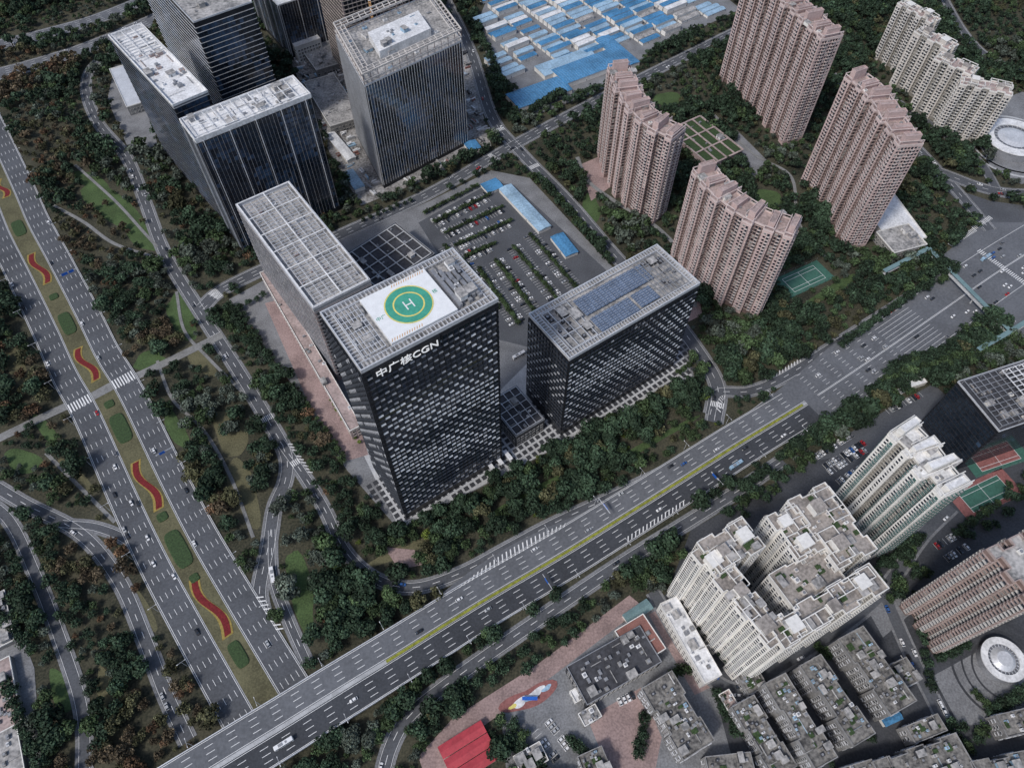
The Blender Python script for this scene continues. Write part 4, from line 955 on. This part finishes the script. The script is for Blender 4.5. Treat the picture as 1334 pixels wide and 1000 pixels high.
def trow(p0,p1,n,kind,r,jit=.6):
    a,b=G(*p0),G(*p1)
    for i in range(n):
        q=a+(b-a)*(i+.5)/n; extra.append((q[0]+random.uniform(-jit,jit),q[1]+random.uniform(-jit,jit),kind,r*random.uniform(.8,1.2)))
LB=(((580,322),(622,376)),((601,338),(650,404)),((624,352),(676,424)),((646,340),(706,420)),((668,322),(738,406)),((690,306),(764,392)))
CBAY=(((565,292),(640,254)),((578,306),(656,270)),((592,322),(668,288)),((606,336),(645,318)))
for p0,p1 in LB: trow(p0,p1,26,'mid',2.5,.4)
for p0,p1 in CBAY+(((552,280),(624,243)),): trow(p0,p1,21,'mid',2.4,.4)
trow((385,520),(440,595),12,'dark',3.6); trow((375,505),(425,590),10,'dark',3.2); trow((430,520),(470,580),10,'yellow',1.8); trow((300,400),(340,480),10,'dark',4); trow((310,400),(350,470),8,'dark',4); trow((395,520),(450,600),10,'mid',3)
trow((700,230),(790,340),20,'dark',4.4); trow((350,385),(300,410),5,'dark',3.5); trow((470,290),(540,262),8,'dark',3); trow((708,236),(800,345),16,'mid',3.6)
trow((1010,600),(1090,548),14,'dark',4.6); trow((960,640),(1000,612),8,'dark',4.8); trow((1110,560),(1130,550),3,'dark',4)
trow((880,490),(905,470),4,'mid',3)
for q in range(4): trow((1138+q*6,512-q*11),(1290+q*6,462-q*9),22,('dark','mid','dark','dark')[q],5)
trow((1090,455),(1205,372),20,'dark',4.6)
trow((660,960),(700,1000),8,'dark',4); trow((740,960),(790,1010),8,'dark',4.5); trow((930,900),(960,960),6,'dark',4); trow((1140,740),(1200,700),8,'dark',4); trow((1190,770),(1210,900),10,'dark',3.5); trow((870,880),(900,870),4,'mid',4)
trow((1280,930),(1334,900),7,'dark',4); trow((830,990),(840,930),5,'dark',4); trow((1240,700),(1290,660),7,'dark',3.5); trow((1060,840),(1080,860),3,'mid',3.5)
trow((620,40),(650,100),12,'dark',5.4); trow((845,75),(900,50),10,'dark',5.4); trow((690,150),(735,126),8,'dark',6.5); trow((10,880),(60,1000),8,'dark',5); trow((0,800),(50,850),6,'dark',5)
trow((1262,900),(1300,935),7,'mid',2.6); trow((880,770),(960,880),14,'dark',3.6); trow((1020,1000),(1080,1020),5,'dark',3.5); trow((1215,860),(1260,840),6,'dark',3.5)
trow((1024,905),(1085,1000),9,'dark',2.8); trow((1072,870),(1135,968),9,'dark',2.8)
def fill(px,s,kinds=('dark','dark','mid'),r=4.3):
    P=np.array([G(*p)[:2] for p in px]); x0,y0=P.min(0);x1,y1=P.max(0)
    for i in range(int((x1-x0)/s)+1):
        for j in range(int((y1-y0)/s)+1):
            x,y=x0+(i+random.random())*s,y0+(j+random.random())*s
            if pip(P,np.array([x]),np.array([y]))[0]: extra.append((x,y,random.choice(kinds),r*random.uniform(.7,1.2)))
fill([(1196,955),(1240,930),(1300,960),(1270,985),(1230,990)],8); fill([(1130,690),(1180,680),(1205,750),(1170,770)],7); fill([(640,915),(668,930),(720,1010),(690,1020)],7); fill([(1250,640),(1240,620),(1210,600),(1205,615)],7); fill([(1130,745),(1150,730),(1172,775),(1150,785)],8)
fill([(1300,640),(1334,620),(1334,650),(1310,665)],8); fill([(1100,650),(1130,645),(1125,690),(1100,680)],7); fill([(930,660),(1040,600),(1055,612),(960,680)],6.5)
fill([(1240,690),(1300,655),(1320,670),(1260,720)],9)
def kindof(px,py,x,y):
    k=random.random(); d=math.sin(x*.031+y*.017)+math.cos(x*.022-y*.037)+.5*math.sin(x*.09+1.7*math.cos(y*.07))
    if px<430 and py>60:
        if d>.8: return 'bronze' if k<.42 else 'rust' if k<.58 else 'olive'
        if d>.1: return 'olive' if k<.35 else 'bronze' if k<.5 else 'grey' if k<.62 else 'dark'
        if d<-1.1: return 'grey' if k<.6 else 'mid'
        return 'dark' if k<.70 else 'mid' if k<.87 else 'rust' if k<.91 else 'grey'
    if 500<py<760 and px<940: return 'yellow' if k<.05 else 'mid' if k<(.6 if d>.8 else .2) else 'olive' if k>.92 else 'dark'
    if d>1.2: return 'olive' if k<.4 else 'mid'
    if d<-1.3: return 'grey' if k<.45 else 'mid'
    return 'mid' if k<.22 else 'olive' if k<.28 else 'dark'
TR=[]
for x,y,px,py in trees:
    kd=kindof(px,py,x,y); sz=1+.30*low(y*1.3,x*.9)
    r=random.uniform(3.2,5.8)*(1.15 if kd=='dark' else .95 if kd!='yellow' else .6)*max(.66,min(1.38,sz))
    if random.random()<.12: r*=.6
    elif random.random()<.07: r*=1.35
    TR.append((x,y,kd,min(r,8.2)))
TR+=extra
print('trees',len(TR))
def zone_name(px,py):
    if px<440:
        if py<430: return 'in the park left of the side street'
        if px<150: return 'in the verge left of the boulevard'
        return 'between the boulevard and the curving slip road'
    if py>880 and px<560: return 'beside the overpass at the bottom'
    if py>560 and px<600: return 'in the belt below the helipad tower'
    if px>820 and py>620: return 'among the blocks at lower right'
    if py>600: return 'in the verge south of the main road'
    return 'in the belt north of the main road'
sc=[]
for i,(x,y,kd,r) in enumerate(TR):
    px,py=PX((x,y,r)); d=math.sqrt(x*x+y*y+HC*HC); sc.append((-(r/d) if 5<px<1329 and 5<py<995 else 1,i))
sc.sort(); top=[i for _,i in sc[:300]]; tops=set(top)
KL=dict(dark='dark green broadleaf tree',mid='mid green leafy tree',grey='grey-green broadleaf tree',olive='dull olive broadleaf tree',bronze='bronze-brown leaved tree',yellow='bright yellow-green small tree',rust='rust coloured tree')
me_tr=trunk_mb().mesh('trunk',[K['bark']]); cm={}
labels_pending=[]; TB=1.95
for i in top:
    x,y,kd,r=TR[i]; v=random.randrange(6); tv=random.randrange(3)
    if (kd,v,tv) not in cm:
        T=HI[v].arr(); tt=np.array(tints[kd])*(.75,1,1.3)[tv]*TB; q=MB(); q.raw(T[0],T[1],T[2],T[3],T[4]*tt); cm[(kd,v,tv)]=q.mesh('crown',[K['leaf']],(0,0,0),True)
    px,py=PX((x,y,r)); zn=zone_name(px,py); o=empty('broadleaf_tree',(x,y,0),None,'tree','trees '+zn); o.scale=(r,r,r*random.uniform(.9,1.15)); o.rotation_euler=(0,0,random.uniform(0,6.28))
    link('trunk',me_tr,o); link('crown',cm[(kd,v,tv)],o); labels_pending.append((KL[kd]+' '+zn,px,py,o))
rest=[i for i in range(len(TR)) if i not in tops]; big=MB()
tm=MB(); tm.cyl((0,0,0),.08,.05,1.0,4,0,False); TT=tm.arr()
for setn,sel in ((MID,[i for i in rest if TR[i][1]<430]),(LOW,[i for i in rest if TR[i][1]>=430])):
    gr=[[] for _ in setn]
    for i in sel: gr[random.randrange(len(setn))].append(i)
    for T,ids in zip(setn,gr):
        if not ids: continue
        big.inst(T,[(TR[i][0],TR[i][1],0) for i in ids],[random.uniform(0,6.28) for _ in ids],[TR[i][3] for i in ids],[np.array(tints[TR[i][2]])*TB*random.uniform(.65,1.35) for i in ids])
big.inst(TT,[(TR[i][0],TR[i][1],0) for i in rest],[0]*len(rest),[TR[i][3] for i in rest],[(.06,.045,.03)]*len(rest))
tag(big.build('woodland_trees',[K['leaf']],None,True),'mass of dark green and bronze trees filling the blocks between roads','trees',None,'stuff')
print('treesbuilt',time.time()-T0)
# ---------------------------------------------------------------- vehicles
def car_meshes():
    b=MB(); b.loft([(-2.25,.78,.7,.4,.72),(-2.15,.88,.8,.3,.92),(-1.3,.9,.84,.25,.98),(.9,.9,.84,.25,.95),(1.9,.88,.78,.28,.82),(2.25,.75,.66,.4,.66)],0)
    b.loft([(-1.25,.66,.62,1.36,1.42),(-1.0,.68,.64,1.38,1.47),(.1,.68,.64,1.38,1.47),(.4,.66,.62,1.34,1.40)],0)
    for x in (-1.4,1.4):
        for y in (-.86,.86):
            n=10;V=[]
            for q in (-.1,.1): V+=[(x+.33*math.cos(2*math.pi*i/n),y+q,.33+.33*math.sin(2*math.pi*i/n)) for i in range(n)]
            b.add(V,[(i,(i+1)%n,(i+1)%n+n,i+n) for i in range(n)]+[tuple(range(n)),tuple(range(2*n-1,n-1,-1))],1)
    g=MB(); g.loft([(-1.95,.80,.78,.93,.97),(-1.3,.82,.66,.95,1.39),(.42,.82,.66,.94,1.37),(1.15,.80,.76,.9,.95)],0)
    return b,g
cb,cg=car_meshes(); CG=cg.mesh('cabin_glass',[K['glass']]); CN=('white','silver','black','red','blue','grey'); CB={n:cb.mesh('car',[K['car_'+n],K['tyre']]) for n in CN}
CARS=[]
def car(p,ang,color,where,group): CARS.append((np.asarray(p,float),ang,color,where,group))
def rc(): return random.choices(['white','silver','black','red','blue','grey'],[45,14,22,4,5,10])[0]
def on(path,px,t,dz,color,where,group,flip=False):
    u=path.near(G(*px)); p=path.at(u,t,dz); car(p,path.ang(u)+(math.pi if flip else 0),color,where,group)
gb='cars on the flower-bed boulevard'
for (px,c) in (((8,165),'white'),((62,292),'white'),((95,330),'black'),((128,412),'white'),((165,450),'silver'),((210,583),'white'),((245,640),'black'),((272,700),'white'),((330,850),'silver')):
    on(bl,px,random.choice([9.9,13.5,17,20.8,24]),.51,c,'on the right carriageway of the boulevard',gb,True)
for (px,c) in (((20,370),'white'),((45,395),'black'),((108,548),'red'),((150,610),'white'),((160,640),'black'),((172,655),'white'),((165,668),'black'),((180,690),'black'),((168,690),'silver'),((200,735),'white'),((222,752),'white'),((190,700),'white'),((75,470),'white'),((250,830),'black'),((132,600),'grey')):
    on(bl,px,-random.choice([9.9,13.5,17,20.8,24]),.51,c,'on the left carriageway of the boulevard',gb)
gm='cars on the main road'
for px,t,c in (((697,722),12.5,'white'),((884,594),9,'blue'),((920,575),5,'white'),((868,600),12.5,'black'),((760,680),5,'silver'),((600,790),9,'white'),((540,815),5,'black')): on(mp,px,t,.58,c,'on the near-tower side of the main road',gm,False)
for px,t,c in (((975,592),-5,'black'),((860,665),-9,'white'),((1010,560),-12,'white'),((640,800),-6,'silver'),((460,905),-9,'white')): on(mp,px,t,.58,c,'on the dark side of the main road',gm,True)
for k in range(46):
    u=random.uniform(uj+15,mp.len-30); t=random.choice([-1,1])*random.choice([1.8,5.4,9,12.6,16.2,19.8]); p=mp.at(u,t,.59); car(p,mp.ang(u)+(math.pi if t<0 else 0),rc(),'on the wide junction at right','cars at the junction')
for nm,wh,kk,t in (('north','on the street north of the towers',12,3.4),('east','on the street right of the car park',11,2.8),('side','on the side street left of the towers',8,2.3),('eastres','on the road between the right pink towers',9,2.4),('rampA','on the curved ramp at left',3,2),('curve','on the slip road under the helipad tower',3,1.6),('front_s','on the frontage road south of the main road',5,2),('high','on the highway at the top left',8,7),('high2','on the far highway at the top left',6,6),('front_n','on the frontage road north of the main road',3,2),('farroad3','on the road beside the ring building',6,3),('lowright','along the lane by the white apartments',14,2.4),('lowright2','along the lane by the round court',10,2.4)):
    q=R[nm]
    for k in range(kk):
        u=random.uniform(10,q.len-10); s=random.choice([-1,1]); car(q.at(u,s*t,q.dz+.01),q.ang(u)+(math.pi if s<0 else 0),rc(),wh,'cars '+wh)
pm=MB()
def parkrow(p0,p1,where,occ=.6,off=4.6,both=True):
    a,b=G(*p0),G(*p1); d=(b-a)[:2]; L=np.linalg.norm(d); d/=L; n=np.array([-d[1],d[0]]); k=int(L/2.8)
    for s in ((-1,1) if both else (1,)):
        for i in range(k):
            q=a[:2]+d*(i+.5)*2.8+n*off*s; pm.add([(*(q-d*1.4-n*2.4),.245),(*(q-d*1.22-n*2.4),.245),(*(q-d*1.22+n*2.4),.245),(*(q-d*1.4+n*2.4),.245)],[(0,1,2,3)])
            if random.random()<occ: car((q[0],q[1],.2),math.atan2(n[1],n[0])+random.choice([0,math.pi]),rc(),where,'cars parked '+where)
for i,(p0,p1) in enumerate(LB): parkrow(p0,p1,'in the %s long bay of the car park'%('leftmost','second','third','fourth','fifth','rightmost')[i],.3)
for i,(p0,p1) in enumerate(CBAY): parkrow(p0,p1,'in the %s cross bay of the car park'%('farthest','second','third','nearest')[i],.5,4.2)
parkrow((1068,602),(1120,570),'on the forecourt beside the main road',.8); parkrow((1085,622),(1140,588),'on the second forecourt row',.75); parkrow((1150,530),(1200,505),'on the forecourt by the black office',.7)
parkrow((705,945),(735,985),'in the yard at the bottom',.6); parkrow((800,905),(830,890),'behind the dark school',.5); parkrow((880,790),(905,835),'beside the long white roof',.6,3,False); parkrow((1090,800),(1130,775),'by the white courtyard apartments',.6,3,False); parkrow((1225,720),(1260,700),'behind the striped high-rise',.6)
structure('parking_markings',pm,K['paint'])
# the 295 cars that show largest are things; the rest are one object
keep=[]
for i,cr_ in enumerate(CARS):
    x,y=PX(cr_[0]); keep.append((0 if 2<x<1332 and 2<y<998 else 1,np.linalg.norm(cr_[0]-CAM),i))
keep.sort(); ki=[i for _,_,i in keep[:295]]; kset=set(ki)
for i in sorted(ki):
    p,ang,color,where,group=CARS[i]; o=link('car',CB[color],None,tuple(p),ang); o.scale=(1.08,1.08,1.08); tag(o,None,'car',group); link('cabin_glass',CG,o)
    px,py=PX(p); labels_pending.append((color+' car '+where,px,py,o))
rb=MB(); mats=[K['car_'+n] for n in CN]+[K['tyre'],K['glass']]
for ci,n in enumerate(CN):
    ids=[i for i in range(len(CARS)) if i not in kset and CARS[i][2]==n and keep is not None]
    ids=[i for i in ids if -5<PX(CARS[i][0])[0]<1339 and -5<PX(CARS[i][0])[1]<1005]
    if not ids: continue
    T=list(cb.arr()); T[3]=np.where(T[3]==0,ci,6); pos=[CARS[i][0] for i in ids]; an2=[CARS[i][1] for i in ids]; rb.inst(T,pos,an2,[1.08]*len(ids))
    T=list(cg.arr()); T[3]=T[3]*0+7; rb.inst(T,pos,an2,[1.08]*len(ids))
if rb.V: tag(rb.build('distant_cars',mats),'small distant cars scattered over the far streets and bays','cars',None,'stuff')
print('cars',len(CARS))
def bus(p,ang,m,label):
    rt=empty('bus',p,label,'bus',None,ang); rt['_o']=[0,0,0]
    b=MB(); b.loft([(-5.6,1.18,1.1,.4,2.9),(-5.4,1.25,1.2,.35,3.1),(5.3,1.25,1.2,.35,3.1),(5.6,1.15,1.05,.4,2.8)]); link('body',b.mesh('body',[K[m]]),rt)
    g=MB(); g.bx(-5.2,5.0,-1.27,1.27,1.5,2.45); g.bx(5.2,5.64,-1.0,1.0,1.4,2.6); link('window_band',g.mesh('window_band',[K['glass']]),rt)
    a=MB(); a.bx(-3,-.5,-.8,.8,3.1,3.4); a.bx(1,2,-.6,.6,3.1,3.3); link('roof_unit',a.mesh('roof_unit',[K['greymetal']]),rt)
    for x in (-3.5,3.6):
        for y in (-1.15,1.15):
            w=MB();n=12;V=[]
            for q in (-.15,.15): V+=[(x+.5*math.cos(2*math.pi*i/n),y+q,.5+.5*math.sin(2*math.pi*i/n)) for i in range(n)]
            w.add(V,[(i,(i+1)%n,(i+1)%n+n,i+n) for i in range(n)]+[tuple(range(n)),tuple(range(2*n-1,n-1,-1))]); link('wheel',w.mesh('wheel',[K['tyre']]),rt)
u=mp.near(G(372,965,7)); bus(mp.at(u,-9,.59),mp.ang(u),'car_white','white bus crossing the overpass at the bottom left')
u=mp.near(G(950,600)); bus(mp.at(u,-12,.59),mp.ang(u),'bluelight','blue and white bus on the dark side of the main road')
u=R['ramp'].near(G(358,752)); bus(R['ramp'].at(u,0,R['ramp'].dz),R['ramp'].ang(u),'car_white','white bus on the narrow slip ramp below the park')
p=G(676,464); bus((p[0],p[1],.2),r1['an'],'car_white','white bus parked between the two black towers')
u=R['eastres'].near(G(1285,305)); bus(mp.at(mp.near(G(1280,335)),16,.59),mp.ang(u),'bluelight','blue bus waiting at the junction on the right')
# ---------------------------------------------------------------- street furniture
lp=MB(); lp.cyl((0,0,0),.16,.09,10,6); LPm=lp.mesh('pole',[K['lightmetal']]); ar=MB(); ar.box((-2.2,-.06,9.8),(4.4,0,0),(0,.12,0),(0,0,.12)); ARm=ar.mesh('arm',[K['lightmetal']])
hd=MB(); hd.loft([(-.5,.12,.1,-.06,.08),(0,.22,.18,-.08,.1),(.5,.12,.1,-.05,.06)]); HDm=hd.mesh('lamp_head',[K['roofwhite']])
def lamp(p,ang,where):
    o=empty('street_lamp',p,None,'street lamp','street lamps '+where,ang); link('pole',LPm,o); link('arm',ARm,o)
    for s in (-1,1): link('lamp_head',HDm,o,(s*2.4,0,9.85))
    px,py=PX(p); labels_pending.append(('white double-armed street lamp '+where,px,py,o))
for u in np.arange(40,bl.len-40,42):
    for s in (-1,1): lamp(tuple(bl.at(u,s*27.2,.1)),bl.ang(u)+math.pi/2,'on the %s kerb of the boulevard'%('right' if s>0 else 'left'))
for u in np.arange(60,uj,40):
    for s in (-1,1): lamp(tuple(mp.at(u,s*17.8,.3)),mp.ang(u)+math.pi/2,'on the %s edge of the main road'%('upper' if s>0 else 'lower'))
def gantry(path,px,t0,t1,label,panels,dz=.45):
    u=path.near(G(*px)); a=path.at(u,t0,dz);b=path.at(u,t1,dz); d=b-a; L=np.linalg.norm(d); d/=L; rt=empty('sign_gantry',a,label,'road sign'); e=np.array([-d[1],d[0],0])
    m=MB(); m.cyl(a,.2,.16,7.5,8); m.build('post',K['lightmetal'],rt)
    m=MB(); m.box(a+np.array([0,0,6.8]),d*L,e*.25,(0,0,.25)); m.box(a+np.array([0,0,6.1]),d*L,e*.2,(0,0,.15)); m.build('beam',K['lightmetal'],rt)
    for s,w in panels: m=MB(); m.box(a+d*s+e*.3+np.array([0,0,5.2]),d*w,e*.12,(0,0,2.6)); m.build('sign_panel',K['signblue'],rt)
gantry(bl,(70,372),26.5,12,'blue sign gantry over the right carriageway near the top flower bed',((3,4),(8,5)))
gantry(bl,(205,600),26.5,14,'sign gantry over the boulevard below the zebra crossing',((6,4),)); gantry(mp,(800,680),18,5,'sign gantry reaching over the main road below the plaza trees',((5,5),)); gantry(mp,(700,745),-18,-6,'sign gantry on the lower side of the main road',((5,4),)); gantry(mp,(915,610),-17.5,-8,'sign gantry beside the bus on the main road',((4,4),))
CGP=np.array([G(*p)[:2] for p in [(375,62),(440,25),(600,45),(636,190),(560,228),(472,262),(434,200)]]); P9=np.array(r9['poly']); k=0; tries=0; P9b=P9.mean(0)+(P9-P9.mean(0))*1.15
while k<190 and tries<6000:
    tries+=1; x=random.uniform(CGP[:,0].min(),CGP[:,0].max()); y=random.uniform(CGP[:,1].min(),CGP[:,1].max()); X1,Y1=np.array([x]),np.array([y])
    if not pip(CGP,X1,Y1)[0] or pip(P9b,X1,Y1)[0]: continue
    qx,qy=PX((x,y,0))
    if qx>478 and qy<175 and qx<600: continue
    m=MB(); a=.6+random.choice([0,1.57])+random.uniform(-.1,.1); dx,dy=math.cos(a),math.sin(a)
    for j in range(random.randint(2,4)): m.box((x+j*1.35*-dy,y+j*1.35*dx,.21),(dx*random.uniform(3,9),dy*6,0),(-dy*1.4,dx*1.4,0),(0,0,random.uniform(.6,2.8)),j%2)
    tag(m.build('material_stack',[K[random.choice(['bluelight','roofwhite','redbrick','paving_light','greymetal','roofdark'])],K[random.choice(['roofgrey','roofwhite','dirt'])]]),'stack of building material on the dirt around the fin tower','material stack','stacks on the construction ground'); k+=1
cr=G(480,4,120); rt=empty('tower_crane',(cr[0],cr[1],0),'orange tower crane behind the crowned glass tower','crane'); m=MB()
for i in range(48):
    for sx2,sy2 in ((0,0),(1.6,0),(0,1.6),(1.6,1.6)): m.bx(cr[0]+sx2,cr[0]+sx2+.3,cr[1]+sy2,cr[1]+sy2+.3,i*2.6,i*2.6+2.6)
    m.bx(cr[0],cr[0]+1.9,cr[1]-.01,cr[1]+1.9,i*2.6,i*2.6+.25)
m.build('mast',K['padorange'],rt); m=MB(); m.box((cr[0]-8,cr[1]-4,125),(34,22,0),(-.6,1,0),(0,0,1)); m.build('jib',K['padorange'],rt); m=MB(); m.bx(cr[0]-.2,cr[0]+2.2,cr[1]-.2,cr[1]+2.2,122,124.9); m.build('cab',K['roofwhite'],rt)
from collections import defaultdict
gd=defaultdict(list)
for lb,px,py,o in labels_pending: gd[lb].append((px,py,o))
ORD=['first','second','third','fourth','fifth','sixth','seventh','eighth','ninth','tenth','eleventh','twelfth']
for lb,l in gd.items():
    l.sort(key=lambda q:q[0])
    for i,(px,py,o) in enumerate(l): o['label']=lb if len(l)==1 or len(l)>12 else lb+', '+ORD[i]+' from left'
for o in bpy.data.objects:
    if '_o' in o: del o['_o']
# ---------------------------------------------------------------- world, sun, camera
w=bpy.data.worlds.new('World'); bpy.context.scene.world=w; w.use_nodes=True; nt=w.node_tree; bg=nt.nodes['Background']; sk=nt.nodes.new('ShaderNodeTexSky'); sk.sky_type='NISHITA'; sk.sun_disc=False
el=math.radians(50); az=math.radians(225); sk.sun_elevation=el; sk.sun_rotation=az; sk.air_density=1.0; sk.dust_density=2.0; sk.ozone_density=1.4
nt.links.new(sk.outputs[0],bg.inputs[0]); bg.inputs[1].default_value=.13
sd=bpy.data.lights.new('sun','SUN'); sd.energy=2.1; sd.angle=math.radians(8); sd.color=(1,.97,.94); so=bpy.data.objects.new('sun',sd); col.objects.link(so)
dv=Vector((math.sin(az)*math.cos(el),math.cos(az)*math.cos(el),math.sin(el))); so.rotation_euler=dv.to_track_quat('Z','Y').to_euler()
cd=bpy.data.cameras.new('camera'); cd.sensor_width=36; cd.lens=36*FO/1334; cd.clip_end=12000; cd.clip_start=1; co=bpy.data.objects.new('camera',cd); col.objects.link(co); co.location=(0,0,HC); co.rotation_euler=(AL,0,0)
sc_=bpy.context.scene; sc_.camera=co; sc_.view_settings.view_transform='Standard'; sc_.view_settings.look='None'; sc_.view_settings.exposure=0
print('done',time.time()-T0,len(bpy.data.objects))
